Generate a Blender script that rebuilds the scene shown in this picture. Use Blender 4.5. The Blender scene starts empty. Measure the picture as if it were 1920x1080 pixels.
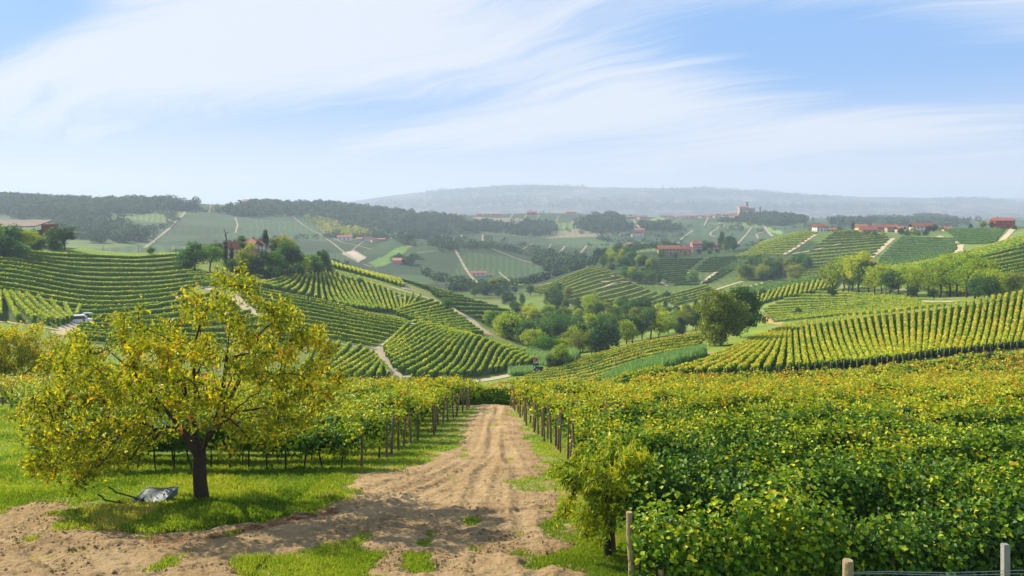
import bpy, math, random
import numpy as np
from math import radians, sin, cos, pi
from mathutils import Vector, Matrix

scene = bpy.context.scene
COL = scene.collection
R_ = np.random.default_rng(7)
random.seed(7)

# ------------------------------------------------------------------ camera
F, HOR = 1500.0, 400.0            # focal length and eye level in photo pixels (1920 x 1080)
cam_data = bpy.data.cameras.new('camera')
cam = bpy.data.objects.new('camera', cam_data)
COL.objects.link(cam)
cam.location = (0, 0, 0)
cam.rotation_euler = (radians(90), 0, 0)
cam_data.sensor_width = 36.0
cam_data.lens = 36.0 * F / 1920.0
cam_data.shift_y = -(540.0 - HOR) / 1920.0
cam_data.clip_start = 0.1
cam_data.clip_end = 60000.0
scene.camera = cam

# ------------------------------------------------------------------ sun and sky
SUN_ELEV, SUN_AZ = radians(34), radians(-58)      # azimuth measured from +Y (view direction) towards +X
sun_dir = Vector((sin(SUN_AZ) * cos(SUN_ELEV), cos(SUN_AZ) * cos(SUN_ELEV), sin(SUN_ELEV)))
sl = bpy.data.lights.new('sun', 'SUN')
sl.energy = 5.0
sl.angle = radians(0.55)
sl.color = (1.0, 0.89, 0.70)
so = bpy.data.objects.new('sun', sl)
COL.objects.link(so)
so.rotation_euler = sun_dir.to_track_quat('Z', 'Y').to_euler()

world = bpy.data.worlds.new('World')
scene.world = world
world.use_nodes = True


class NT:
    """tiny helper for writing node trees"""
    def __init__(self, tree):
        self.t = tree
        tree.nodes.clear()

    def n(self, kind, **kw):
        nd = self.t.nodes.new(kind)
        ins = kw.pop('ins', {})
        for k, v in kw.items():
            setattr(nd, k, v)
        for k, v in ins.items():
            s = nd.inputs[k]
            if hasattr(v, 'is_output') or isinstance(v, bpy.types.NodeSocket):
                self.t.links.new(v, s)
            else:
                s.default_value = v
        return nd

    def math(self, op, a, b=None, c=None, clamp=False):
        ins = {0: a}
        if b is not None:
            ins[1] = b
        if c is not None:
            ins[2] = c
        return self.n('ShaderNodeMath', operation=op, use_clamp=clamp, ins=ins).outputs[0]

    def mix(self, fac, a, b, blend='MIX'):
        nd = self.n('ShaderNodeMix', data_type='RGBA', blend_type=blend)
        for s, v in ((nd.inputs[0], fac), (nd.inputs[6], a), (nd.inputs[7], b)):
            if isinstance(v, bpy.types.NodeSocket):
                self.t.links.new(v, s)
            else:
                s.default_value = v if not isinstance(v, tuple) or len(v) == 4 else (*v, 1)
        return nd.outputs[2]

    def noise(self, vec, scale, detail=4, rough=0.55, dist=0.0, color=False):
        ins = {'Scale': scale, 'Detail': detail, 'Roughness': rough, 'Distortion': dist}
        if vec is not None:
            ins['Vector'] = vec
        nd = self.n('ShaderNodeTexNoise', ins=ins)
        return nd.outputs[1 if color else 0]

    def ramp(self, fac, stops, interp='LINEAR'):
        nd = self.n('ShaderNodeValToRGB', ins={0: fac})
        cr = nd.color_ramp
        cr.interpolation = interp
        while len(cr.elements) > 1:
            cr.elements.remove(cr.elements[-1])
        cr.elements[0].position = stops[0][0]
        cr.elements[0].color = (*stops[0][1], 1)
        for p, c in stops[1:]:
            e = cr.elements.new(p)
            e.color = (*c, 1)
        return nd.outputs[0]

    def smooth(self, x, lo, hi):
        return self.n('ShaderNodeMapRange', interpolation_type='SMOOTHSTEP', clamp=True,
                      ins={0: x, 1: lo, 2: hi, 3: 0.0, 4: 1.0}).outputs[0]


def build_world():
    w = NT(world.node_tree)
    out = w.n('ShaderNodeOutputWorld')
    bg = w.n('ShaderNodeBackground', ins={'Strength': 0.078})
    sky = w.n('ShaderNodeTexSky', sky_type='NISHITA', sun_disc=False, sun_elevation=SUN_ELEV,
              sun_rotation=SUN_AZ, altitude=300.0, air_density=1.0, dust_density=0.8, ozone_density=1.5)
    # high cirrus: a layer seen by direction only (projected on a plane far above the place)
    tc = w.n('ShaderNodeTexCoord').outputs['Generated']
    sep = w.n('ShaderNodeSeparateXYZ', ins={0: tc})
    x, y, z = sep.outputs
    zz = w.math('ADD', w.math('MAXIMUM', z, 0.0), 0.10)
    u = w.math('DIVIDE', x, zz)
    v = w.math('DIVIDE', y, zz)
    ca, sa = cos(radians(140)), sin(radians(140))       # streaks run towards the far left
    s = w.math('ADD', w.math('MULTIPLY', u, ca), w.math('MULTIPLY', v, sa))
    t = w.math('ADD', w.math('MULTIPLY', u, -sa), w.math('MULTIPLY', v, ca))
    plain = w.n('ShaderNodeCombineXYZ', ins={0: s, 1: t, 2: 0.0}).outputs[0]
    warp = w.noise(plain, 0.55, 3, 0.5, color=True)
    wv = w.n('ShaderNodeVectorMath', operation='MULTIPLY_ADD', ins={0: warp, 1: (1.3, 1.3, 0), 2: plain}).outputs[0]
    st = w.n('ShaderNodeVectorMath', operation='MULTIPLY', ins={0: wv, 1: (0.30, 1.25, 1.0)}).outputs[0]
    st = w.n('ShaderNodeVectorMath', operation='ADD', ins={0: st, 1: CLOUD_OFF}).outputs[0]
    streak = w.noise(st, 1.0, 9, 0.60, 0.4)
    st2 = w.n('ShaderNodeVectorMath', operation='MULTIPLY', ins={0: wv, 1: (0.7, 7.5, 1.0)}).outputs[0]
    fine = w.noise(st2, 1.0, 7, 0.65, 0.6)
    big = w.noise(w.n('ShaderNodeVectorMath', operation='ADD', ins={0: plain, 1: CLOUD_BIG}).outputs[0], 0.30, 2, 0.5)
    m = w.math('ADD', w.math('MULTIPLY', streak, 1.0), w.math('MULTIPLY', w.math('SUBTRACT', fine, 0.5), 0.85))
    m = w.math('ADD', m, w.math('MULTIPLY', w.math('SUBTRACT', big, 0.5), 1.1))
    az = w.math('DIVIDE', x, w.math('MAXIMUM', y, 0.05))
    el = w.math('DIVIDE', z, w.math('MAXIMUM', y, 0.05))
    for ca_, ce_, ra, re, tilt, amt in CLEAR:
        dx = w.math('SUBTRACT', az, ca_)
        dy = w.math('SUBTRACT', w.math('SUBTRACT', el, ce_), w.math('MULTIPLY', dx, tilt))
        q = w.math('ADD', w.math('POWER', w.math('ABSOLUTE', w.math('DIVIDE', dx, ra)), 2.0), w.math('POWER', w.math('ABSOLUTE', w.math('DIVIDE', dy, re)), 2.0))
        m = w.math('ADD', m, w.math('MULTIPLY', w.math('EXPONENT', w.math('MULTIPLY', q, -1.0)), amt))
    mask = w.smooth(m, 0.06, 0.84)
    # thin veil thickens towards the horizon (longer path through the layer)
    veil = w.smooth(z, 0.17, 0.0)
    mask = w.math('MULTIPLY', mask, 0.90)
    mask = w.math('MAXIMUM', mask, w.math('MULTIPLY', veil, 0.90))
    tint = w.mix(0.86, sky.outputs[0], (1.45, 3.1, 6.0))
    col = w.mix(mask, tint, (5.5, 5.7, 6.1))
    w.t.links.new(col, bg.inputs[0])
    w.t.links.new(bg.outputs[0], out.inputs[0])


# places where the veil is thin (amount < 0) or thick, by direction: azimuth, elevation, radii, tilt, amount
CLEAR = [(0.46, 0.19, 0.30, 0.055, -0.05, -0.62), (0.30, 0.235, 0.25, 0.03, 0.0, -0.15), (-0.64, 0.25, 0.16, 0.06, 0.35, -1.0), (-0.15, 0.125, 0.22, 0.02, 0.1, -0.16),
         (0.12, 0.125, 0.25, 0.022, 0.12, 0.22), (0.20, 0.175, 0.13, 0.018, 0.10, 0.22), (0.45, 0.10, 0.30, 0.035, -0.03, 0.22), (-0.42, 0.19, 0.25, 0.05, 0.25, 0.22), (-0.1, 0.22, 0.3, 0.04, 0.1, 0.12)]
CLOUD_OFF = (0.3, 0.9, 0.0)
CLOUD_BIG = (2.2, 0.7, 0.0)
build_world()

vs = scene.view_settings
vs.view_transform = 'Standard'
vs.look = 'None'
vs.exposure = 1.0
vs.gamma = 1.0
vs.use_curve_mapping = False

cy = scene.cycles
cy.use_denoising = True
cy.denoiser = 'OPENIMAGEDENOISE'
cy.max_bounces = 6
cy.diffuse_bounces = 3
cy.glossy_bounces = 2
cy.transmission_bounces = 4
cy.transparent_max_bounces = 8
cy.volume_bounces = 0
cy.caustics_reflective = False
cy.caustics_refractive = False
cy.sample_clamp_indirect = 4.0
# ------------------------------------------------------------------ mesh helpers
def mesh_np(name, verts, faces, mats, fval=None, vcol=None, matidx=None, smooth=False, vval=None):
    """verts (N,3); faces: list of int arrays (M,3) or (M,4); fval: per-face float 'v'; vcol: per-vertex colour"""
    me = bpy.data.meshes.new(name)
    verts = np.asarray(verts, dtype=np.float32)
    if isinstance(faces, np.ndarray):
        faces = [faces]
    faces = [np.asarray(f, dtype=np.int32) for f in faces if len(f)]
    me.vertices.add(len(verts))
    me.vertices.foreach_set('co', verts.ravel())
    tot = np.concatenate([np.full(len(f), f.shape[1], dtype=np.int32) for f in faces])
    idx = np.concatenate([f.ravel() for f in faces])
    start = np.concatenate([[0], np.cumsum(tot)[:-1]]).astype(np.int32)
    me.loops.add(len(idx))
    me.loops.foreach_set('vertex_index', idx)
    me.polygons.add(len(tot))
    me.polygons.foreach_set('loop_start', start)
    me.polygons.foreach_set('loop_total', tot)
    me.polygons.foreach_set('use_smooth', np.full(len(tot), bool(smooth)))
    if matidx is not None:
        me.polygons.foreach_set('material_index', np.asarray(matidx, dtype=np.int32))
    if fval is not None:
        a = me.attributes.new('v', 'FLOAT', 'FACE')
        a.data.foreach_set('value', np.asarray(fval, dtype=np.float32))
    if vval is not None:
        for k, arr in vval.items():
            a = me.attributes.new(k, 'FLOAT', 'POINT')
            a.data.foreach_set('value', np.asarray(arr, dtype=np.float32))
    if vcol is not None:
        a = me.attributes.new('fcol', 'FLOAT_COLOR', 'POINT')
        c = np.ones((len(verts), 4), dtype=np.float32)
        c[:, :3] = vcol
        a.data.foreach_set('color', c.ravel())
    me.update(calc_edges=True)
    for m in (mats if isinstance(mats, (list, tuple)) else [mats]):
        if m is not None:
            me.materials.append(m)
    return me


def link(name, me, parent=None, loc=None):
    o = bpy.data.objects.new(name, me)
    COL.objects.link(o)
    if parent is not None:
        o.parent = parent
    if loc is not None:
        o.location = loc
    return o


def tag(o, label=None, cat=None, group=None, kind=None):
    if label:
        o['label'] = label
    if cat:
        o['category'] = cat
    if group:
        o['group'] = group
    if kind:
        o['kind'] = kind
    return o


def empty(name, loc=(0, 0, 0), rz=0.0, label=None, cat=None, group=None):
    o = bpy.data.objects.new(name, None)
    o.empty_display_size = 0.1
    COL.objects.link(o)
    o.location = loc
    o.rotation_euler = (0, 0, rz)
    return tag(o, label, cat, group)


def dup(root, loc, rz=0.0, scale=1.0, label=None, group=None):
    r = root.copy()
    COL.objects.link(r)
    r.location = loc
    r.rotation_euler = (0, 0, rz)
    r.scale = (scale, scale, scale) if not isinstance(scale, tuple) else scale
    if label:
        r['label'] = label
    if group:
        r['group'] = group
    for ch in list(root.children):
        c = ch.copy()
        COL.objects.link(c)
        c.parent = r
        for g in list(ch.children):
            d = g.copy()
            COL.objects.link(d)
            d.parent = c
    return r


ORD = ['zeroth', 'first', 'second', 'third', 'fourth', 'fifth', 'sixth', 'seventh', 'eighth', 'ninth', 'tenth',
       'eleventh', 'twelfth', 'thirteenth', 'fourteenth', 'fifteenth', 'sixteenth', 'seventeenth', 'eighteenth',
       'nineteenth']
TENS = {2: 'twent', 3: 'thirt', 4: 'fort', 5: 'fift', 6: 'sixt', 7: 'sevent', 8: 'eight', 9: 'ninet'}


def ordinal(n):
    if n < 20:
        return ORD[n]
    if n >= 100:
        return 'hundred and ' + ordinal(n - 100) if n > 100 else 'hundredth'
    t, u = divmod(n, 10)
    return TENS[t] + ('ieth' if u == 0 else 'y-' + ORD[u])


class MB:
    """collects boxes, tubes and polygons, then links them as one mesh"""
    def __init__(self):
        self.v, self.f, self.n = [], {3: [], 4: []}, 0

    def add(self, v, f):
        v = np.asarray(v, dtype=float)
        f = np.asarray(f, dtype=int)
        self.v.append(v)
        self.f[f.shape[1]].append(f + self.n)
        self.n += len(v)
        return self

    def box(self, x0, x1, y0, y1, z0, z1, M=None):
        v = np.array([[x, y, z] for z in (z0, z1) for y in (y0, y1) for x in (x0, x1)], float)
        if M is not None:
            v = v @ np.array(M.to_3x3()).T + np.array(M.to_translation())
        f = [[0, 2, 3, 1], [4, 5, 7, 6], [0, 1, 5, 4], [2, 6, 7, 3], [0, 4, 6, 2], [1, 3, 7, 5]]
        return self.add(v, f)

    def tube(self, pts, rad, n=8, cap=True):
        pts = np.asarray(pts, float)
        k = len(pts)
        rad = np.broadcast_to(np.asarray(rad, float), (k,))
        tan = np.gradient(pts, axis=0)
        tan /= np.linalg.norm(tan, axis=1)[:, None] + 1e-9
        up = np.array([0, 0, 1.0]) if abs(tan[0][2]) < 0.9 else np.array([1.0, 0, 0])
        a = np.cross(tan, up)
        a /= np.linalg.norm(a, axis=1)[:, None] + 1e-9
        b = np.cross(tan, a)
        th = np.arange(n) / n * 2 * pi
        ring = pts[:, None, :] + rad[:, None, None] * (np.cos(th)[None, :, None] * a[:, None, :] + np.sin(th)[None, :, None] * b[:, None, :])
        v = ring.reshape(-1, 3)
        i = np.arange(k - 1)[:, None] * n
        j = np.arange(n)[None, :]
        j2 = (j + 1) % n
        f = np.stack([i + j, i + j2, i + n + j2, i + n + j], -1).reshape(-1, 4)
        base = self.n
        self.add(v, f)
        if cap:
            c = np.vstack([pts[0], pts[-1]])
            self.v.append(c)
            t1 = [[base + (q + 1) % n, base + q, self.n] for q in range(n)]
            e = base + (k - 1) * n
            t2 = [[e + q, e + (q + 1) % n, self.n + 1] for q in range(n)]
            self.f[3].append(np.array(t1 + t2))
            self.n += 2
        return self

    def prism(self, poly, y0, y1):
        """extrude an (x,z) polygon along y"""
        p = np.asarray(poly, float)
        n = len(p)
        v = np.vstack([np.c_[p[:, 0], np.full(n, y0), p[:, 1]], np.c_[p[:, 0], np.full(n, y1), p[:, 1]],
                       [[p[:, 0].mean(), y0, p[:, 1].mean()], [p[:, 0].mean(), y1, p[:, 1].mean()]]])
        q = [[i, (i + 1) % n, n + (i + 1) % n, n + i] for i in range(n)]
        t = [[(i + 1) % n, i, 2 * n] for i in range(n)] + [[n + i, n + (i + 1) % n, 2 * n + 1] for i in range(n)]
        base = self.n
        self.v.append(v)
        self.f[4].append(np.array(q) + base)
        self.f[3].append(np.array(t) + base)
        self.n += len(v)
        return self

    def build(self, name, mat, parent=None, smooth=False, fval=None):
        fs = [np.vstack(self.f[k]) for k in (4, 3) if self.f[k]]
        return link(name, mesh_np(name, np.vstack(self.v), fs, mat, smooth=smooth, fval=fval), parent)


# ------------------------------------------------------------------ smooth value noise (numpy)
_tab = np.random.default_rng(11).random(65536)


def vnoise(x, y, seed=0):
    xi, yi = np.floor(x).astype(np.int64), np.floor(y).astype(np.int64)
    fx, fy = x - xi, y - yi
    fx, fy = fx * fx * (3 - 2 * fx), fy * fy * (3 - 2 * fy)
    h = lambda a, b: _tab[((a * 73856093) ^ (b * 19349663) ^ (seed * 83492791)) & 65535]
    return (h(xi, yi) * (1 - fx) + h(xi + 1, yi) * fx) * (1 - fy) + (h(xi, yi + 1) * (1 - fx) + h(xi + 1, yi + 1) * fx) * fy


def fbm(x, y, octv=4, seed=0):
    s, a, t = 0, 1.0, 0
    for o in range(octv):
        s = s + a * vnoise(x * 2 ** o + 17.3 * o, y * 2 ** o - 9.1 * o, seed + o)
        t += a
        a *= 0.5
    return s / t


# ------------------------------------------------------------------ terrain
def plane_py(Y):
    return 640 + 6750 / Y


COLS = {
    0: [(42, 800), (67, 740), (110, 668), (150, 612), (200, 550), (260, 482), (292, 464), (330, 468), (400, 482), (600, 484), (800, 462), (1100, 430), (1400, 390), (1600, 371), (1900, 385), (3000, 402), (5000, 402), (7500, 392), (12000, 396)],
    150: [(42, 800), (60, 756), (90, 716), (150, 640), (190, 606), (240, 545), (280, 496), (310, 466), (340, 470), (420, 492), (700, 482), (900, 455), (1200, 418), (1600, 379), (1900, 388), (3000, 402), (5000, 402), (7500, 388), (12000, 396)],
    300: [(42, 803), (60, 757), (90, 726), (150, 658), (190, 618), (240, 563), (290, 508), (325, 474), (355, 478), (430, 502), (700, 490), (900, 464), (1200, 425), (1650, 377), (1950, 388), (3000, 402), (5000, 402), (7500, 388), (12000, 396)],
    450: [(42, 803), (60, 757), (90, 742), (140, 692), (190, 636), (230, 580), (262, 538), (285, 527), (312, 500), (340, 462), (365, 458), (420, 488), (600, 512), (750, 500), (950, 468), (1300, 420), (1700, 385), (2000, 392), (3000, 402), (5000, 402), (7500, 386), (12000, 396)],
    600: [(42, 803), (56, 761), (80, 768), (120, 752), (155, 722), (185, 664), (200, 641), (230, 600), (262, 567), (285, 563), (312, 540), (345, 512), (365, 503), (395, 491), (430, 494), (500, 512), (650, 522), (760, 507), (1000, 468), (1400, 425), (1800, 386), (2100, 392), (3000, 402), (5000, 402), (7500, 385), (12000, 396)],
    750: [(42, 801), (56, 761), (80, 770), (120, 754), (165, 732), (188, 694), (215, 650), (235, 622), (252, 606), (275, 603), (300, 585), (335, 560), (360, 545), (395, 528), (430, 533), (500, 545), (650, 535), (750, 522), (900, 497), (1000, 470), (1120, 447), (1250, 452), (1500, 432), (1900, 399), (2200, 405), (3000, 406), (5000, 402), (7500, 366), (9000, 372), (12000, 394)],
    900: [(42, 801), (56, 760), (75, 770), (100, 763), (140, 746), (170, 729), (195, 714), (205, 700), (220, 665), (237, 640), (255, 645), (290, 625), (330, 600), (370, 580), (410, 563), (440, 568), (480, 575), (560, 560), (680, 538), (780, 522), (900, 496), (1050, 462), (1130, 449), (1250, 454), (1500, 436), (1850, 408), (2000, 403), (2300, 408), (3000, 409), (4500, 405), (7500, 352), (9500, 362), (12000, 394)],
    1000: [(42, 801), (56, 762), (65, 768), (85, 766), (120, 753), (160, 735), (190, 713), (215, 693), (240, 679), (280, 658), (340, 626), (400, 602), (470, 577), (560, 556), (680, 537), (760, 523), (860, 508), (1000, 486), (1100, 470), (1200, 455), (1300, 457), (1500, 444), (1700, 425), (2100, 400), (2400, 406), (3000, 409), (4500, 405), (7500, 349), (9500, 360), (12000, 394)],
    1100: [(42, 800), (58, 763), (80, 764), (110, 751), (150, 722), (185, 697), (210, 677), (245, 667), (320, 628), (400, 597), (450, 581), (500, 569), (560, 545), (620, 517), (680, 501), (760, 503), (900, 494), (1100, 472), (1250, 458), (1350, 456), (1600, 430), (2150, 402), (2400, 407), (3000, 409), (4500, 405), (7500, 352), (9500, 362), (12000, 394)],
    1200: [(42, 803), (56, 774), (76, 748), (90, 724), (100, 716), (130, 700), (170, 672), (205, 650), (240, 652), (300, 632), (380, 604), (440, 588), (520, 566), (580, 540), (640, 514), (700, 490), (760, 476), (820, 467), (900, 471), (1100, 469), (1300, 455), (1600, 428), (2000, 410), (2400, 407), (3000, 409), (4500, 405), (7500, 354), (9500, 364), (12000, 394)],
    1350: [(42, 803), (60, 768), (84, 738), (98, 711), (110, 697), (140, 668), (180, 642), (220, 625), (250, 624), (300, 608), (360, 592), (430, 572), (480, 562), (540, 545), (600, 520), (660, 500), (740, 482), (830, 470), (950, 478), (1200, 465), (1500, 440), (1900, 408), (2200, 413), (3000, 412), (4500, 408), (7500, 357), (9500, 366), (12000, 392)],
    1500: [(42, 802), (62, 764), (92, 726), (108, 697), (120, 684), (150, 655), (185, 625), (215, 604), (240, 604), (290, 592), (350, 566), (420, 538), (480, 527), (540, 528), (600, 510), (650, 490), (700, 465), (780, 436), (900, 450), (1200, 442), (1600, 420), (1950, 412), (2200, 414), (3500, 412), (4500, 408), (7500, 366), (9500, 370), (12000, 390)],
    1650: [(42, 801), (62, 761), (98, 716), (114, 686), (125, 672), (150, 645), (180, 611), (205, 589), (230, 590), (270, 577), (310, 562), (340, 553), (370, 540), (420, 516), (460, 502), (500, 505), (560, 495), (620, 475), (690, 450), (770, 437), (850, 436), (1000, 448), (1500, 430), (2200, 413), (2600, 403), (3000, 412), (4500, 408), (7500, 372), (9500, 374), (12000, 388)],
    1800: [(42, 800), (62, 759), (104, 706), (120, 672), (150, 632), (180, 592), (205, 571), (235, 573), (280, 561), (310, 553), (340, 536), (380, 505), (420, 481), (440, 473), (480, 478), (540, 470), (600, 455), (670, 436), (720, 431), (900, 445), (1500, 430), (2600, 412), (4500, 408), (7500, 374), (9500, 374), (12000, 382)],
    1920: [(42, 799), (62, 757), (108, 702), (126, 665), (155, 618), (180, 575), (200, 555), (240, 562), (280, 550), (330, 515), (380, 480), (430, 445), (470, 448), (540, 440), (620, 430), (680, 425), (800, 435), (1500, 430), (2600, 412), (4500, 408), (7500, 381), (9500, 376), (12000, 370)],
    2150: [(42, 798), (62, 755), (110, 694), (128, 655), (200, 530), (240, 535), (330, 485), (430, 415), (500, 425), (680, 420), (1500, 430), (2600, 412), (4500, 408), (7500, 385), (12000, 380)],
}
COLS[1420] = [(1300, 452), (1500, 438), (1750, 414), (1920, 404), (2050, 405), (2250, 416)]
COLS[-250] = [(Y, py + 2) for Y, py in COLS[0]]
COLS[-800] = [(Y, py + 2) for Y, py in COLS[0][::2]]
COLS[2700] = COLS[2150][::2]
KB = 3.6


def _tps():
    P = []
    for px, lst in COLS.items():
        for Y in (1.2, 2.5, 5, 9, 15.3, 22, 30):
            P.append((px, plane_py(Y), Y))
        P += [(px, py, Y) for Y, py in lst]
    P = np.array(P, float)
    a, b = P[:, 0] / 190.0, KB * np.log(P[:, 2])
    r = (HOR - P[:, 1]) / F
    # subtract the plane so that the fit stays mild close by
    r0 = lambda Y: (HOR - (640 + 6750 / Y)) / F
    n = len(P)
    d2 = (a[:, None] - a[None]) ** 2 + (b[:, None] - b[None]) ** 2
    K = 0.5 * d2 * np.log(d2 + 1e-12)
    K[np.arange(n), np.arange(n)] = 0.004
    Q = np.c_[np.ones(n), a, b]
    A = np.zeros((n + 3, n + 3))
    A[:n, :n], A[:n, n:], A[n:, :n] = K, Q, Q.T
    w = np.linalg.solve(A, np.r_[r - r0(P[:, 2]), 0, 0, 0])

    def ev(px, Y):
        A_, B_ = px / 190.0, KB * np.log(Y)
        s = w[n] + w[n + 1] * A_ + w[n + 2] * B_
        for i in range(n):
            q = (A_ - a[i]) ** 2 + (B_ - b[i]) ** 2
            s = s + w[i] * 0.5 * q * np.log(q + 1e-12)
        return s + r0(Y)
    return ev


_ev = _tps()
GPX = np.arange(-800, 2701, 25.0)
LY0, LY1 = math.log(1.3), math.log(12500)
GLY = np.linspace(LY0, LY1, 560)
_A, _B = np.meshgrid(GPX, np.exp(GLY))
GR = _ev(_A, _B)            # rows: depth, columns: px


def tz(X, Y):
    """terrain height at X, Y (arrays)"""
    X, Y = np.asarray(X, float), np.asarray(Y, float)
    Yc = np.maximum(Y, 1.35)
    i = np.clip((960 + F * X / Yc - GPX[0]) / 25.0, 0, len(GPX) - 1.001)
    j = np.clip((np.log(Yc) - LY0) / (LY1 - LY0) * (len(GLY) - 1), 0, len(GLY) - 1.001)
    i0, j0 = i.astype(int), j.astype(int)
    fi, fj = i - i0, j - j0
    r = (GR[j0, i0] * (1 - fi) + GR[j0, i0 + 1] * fi) * (1 - fj) + (GR[j0 + 1, i0] * (1 - fi) + GR[j0 + 1, i0 + 1] * fi) * fj
    far = np.clip((Yc - 900) / 2500, 0, 1)
    return r * Yc + far * (fbm(X / 160, Yc / 160, 4, 3) - 0.5) * 26 * np.clip(Yc / 5000, 0.15, 1.2)


_YS = np.exp(np.linspace(math.log(5), math.log(12000), 2600))


def at(px, py, ymin=5.0, ymax=12000.0):
    """first terrain point seen at a photo pixel, farther than ymin"""
    ys = _YS[(_YS >= ymin) & (_YS <= ymax)]
    z = tz((px - 960) / F * ys, ys)
    q = HOR - z / ys * F
    k = np.nonzero(q <= py)[0]
    if len(k) == 0:
        k = [int(np.argmin(q))]
    Y = ys[k[0]]
    X = (px - 960) / F * Y
    return np.array([X, Y, float(tz(X, Y))])


def ats(pts, ymin=5.0, ymax=12000.0):
    return np.array([at(p[0], p[1], ymin, ymax) for p in pts])


def resample(P, n):
    P = np.asarray(P, float)
    d = np.r_[0, np.cumsum(np.linalg.norm(np.diff(P[:, :2], axis=0), axis=1))]
    t = np.linspace(0, d[-1], n)
    return np.stack([np.interp(t, d, P[:, k]) for k in range(P.shape[1])], 1)


def plen(P):
    return float(np.linalg.norm(np.diff(np.asarray(P)[:, :2], axis=0), axis=1).sum())


def inpoly(x, y, poly):
    poly = np.asarray(poly, float)
    c = np.zeros(np.shape(x), bool)
    j = len(poly) - 1
    for i in range(len(poly)):
        xi, yi, xj, yj = *poly[i], *poly[j]
        c ^= ((yi > y) != (yj > y)) & (x < (xj - xi) * (y - yi) / (yj - yi + 1e-12) + xi)
        j = i
    return c
# ------------------------------------------------------------------ materials
def new_mat(name):
    m = bpy.data.materials.new(name)
    m.use_nodes = True
    return m, NT(m.node_tree)


def out_surf(w, sh, disp=None):
    o = w.n('ShaderNodeOutputMaterial')
    w.t.links.new(sh, o.inputs[0])


def pbsdf(w, col, rough=0.7, spec=0.3, normal=None, metal=0.0):
    ins = {'Roughness': rough, 'Metallic': metal, 'Specular IOR Level': spec}
    ins['Base Color'] = col if isinstance(col, bpy.types.NodeSocket) else (*col, 1)
    if normal is not None:
        ins['Normal'] = normal
    return w.n('ShaderNodeBsdfPrincipled', ins=ins).outputs[0]


def leaf_mat(name, stops, trans=0.45, tcol=(1.25, 1.15, 0.5), objvar=0.0, rough=0.5, patch=0.0, pscale=0.1):
    """leaf colour from a per-leaf value; part of the light passes through"""
    m, w = new_mat(name)
    v = w.n('ShaderNodeAttribute', attribute_name='v').outputs['Fac']
    if objvar:
        r = w.n('ShaderNodeObjectInfo').outputs['Random']
        v = w.math('ADD', v, w.math('MULTIPLY', w.math('SUBTRACT', r, 0.5), objvar), clamp=True)
    if patch:
        g = w.n('ShaderNodeNewGeometry').outputs['Position']
        nz = w.noise(g, pscale, 2, 0.5)
        v = w.math('ADD', v, w.math('MULTIPLY', w.math('SUBTRACT', nz, 0.5), patch), clamp=True)
    c = w.ramp(v, stops)
    d = pbsdf(w, c, rough, 0.25)
    tc = w.mix(1.0, c, (*tcol, 1), 'MULTIPLY')
    t = w.n('ShaderNodeBsdfTranslucent', ins={0: tc}).outputs[0]
    out_surf(w, w.n('ShaderNodeMixShader', ins={0: trans, 1: d, 2: t}).outputs[0])
    return m


def plain_mat(name, col, rough=0.7, spec=0.3, var=0.25, scale=3.0, metal=0.0, bump=0.0, bscale=20.0):
    """one colour with weathering noise"""
    m, w = new_mat(name)
    p = w.n('ShaderNodeTexCoord').outputs['Object']
    nz = w.noise(p, scale, 5, 0.6)
    k = w.math('ADD', w.math('MULTIPLY', w.math('SUBTRACT', nz, 0.5), 2 * var), 1.0)
    c = w.mix(1.0, (*col, 1), w.n('ShaderNodeCombineColor', ins={0: k, 1: k, 2: k}).outputs[0], 'MULTIPLY')
    nrm = None
    if bump:
        nrm = w.n('ShaderNodeBump', ins={'Strength': bump, 'Distance': 0.05, 'Height': w.noise(p, bscale, 4)}).outputs[0]
    out_surf(w, pbsdf(w, c, rough, spec, nrm, metal))
    return m


def tile_mat(name, c1, c2, sx=0.35):
    m, w = new_mat(name)
    p = w.n('ShaderNodeTexCoord').outputs['Object']
    wv = w.n('ShaderNodeTexWave', wave_type='BANDS', bands_direction='X', ins={'Vector': p, 'Scale': 1.0 / sx / 2, 'Distortion': 0.4, 'Detail': 1.0}).outputs[1]
    nz = w.noise(p, 1.3, 5, 0.7)
    c = w.mix(nz, (*c1, 1), (*c2, 1))
    c = w.mix(w.math('MULTIPLY', wv, 0.35), c, (c1[0] * .4, c1[1] * .4, c1[2] * .4, 1))
    nrm = w.n('ShaderNodeBump', ins={'Strength': 0.6, 'Distance': 0.08, 'Height': wv}).outputs[0]
    out_surf(w, pbsdf(w, c, 0.8, 0.2, nrm))
    return m


def soil_nodes(w, pos):
    """pale clay soil with ruts and clods"""
    n1 = w.noise(pos, 0.55, 6, 0.6)
    n2 = w.noise(pos, 5.0, 6, 0.65)
    c = w.ramp(w.math('ADD', w.math('MULTIPLY', n1, 0.42), w.math('ADD', w.math('MULTIPLY', n2, 0.34), w.math('MULTIPLY', w.noise(pos, 24.0, 5, 0.7), 0.24))),
               [(0.33, (0.21, 0.135, 0.063)), (0.49, (0.43, 0.295, 0.145)), (0.64, (0.60, 0.44, 0.24))])
    return c


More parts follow.
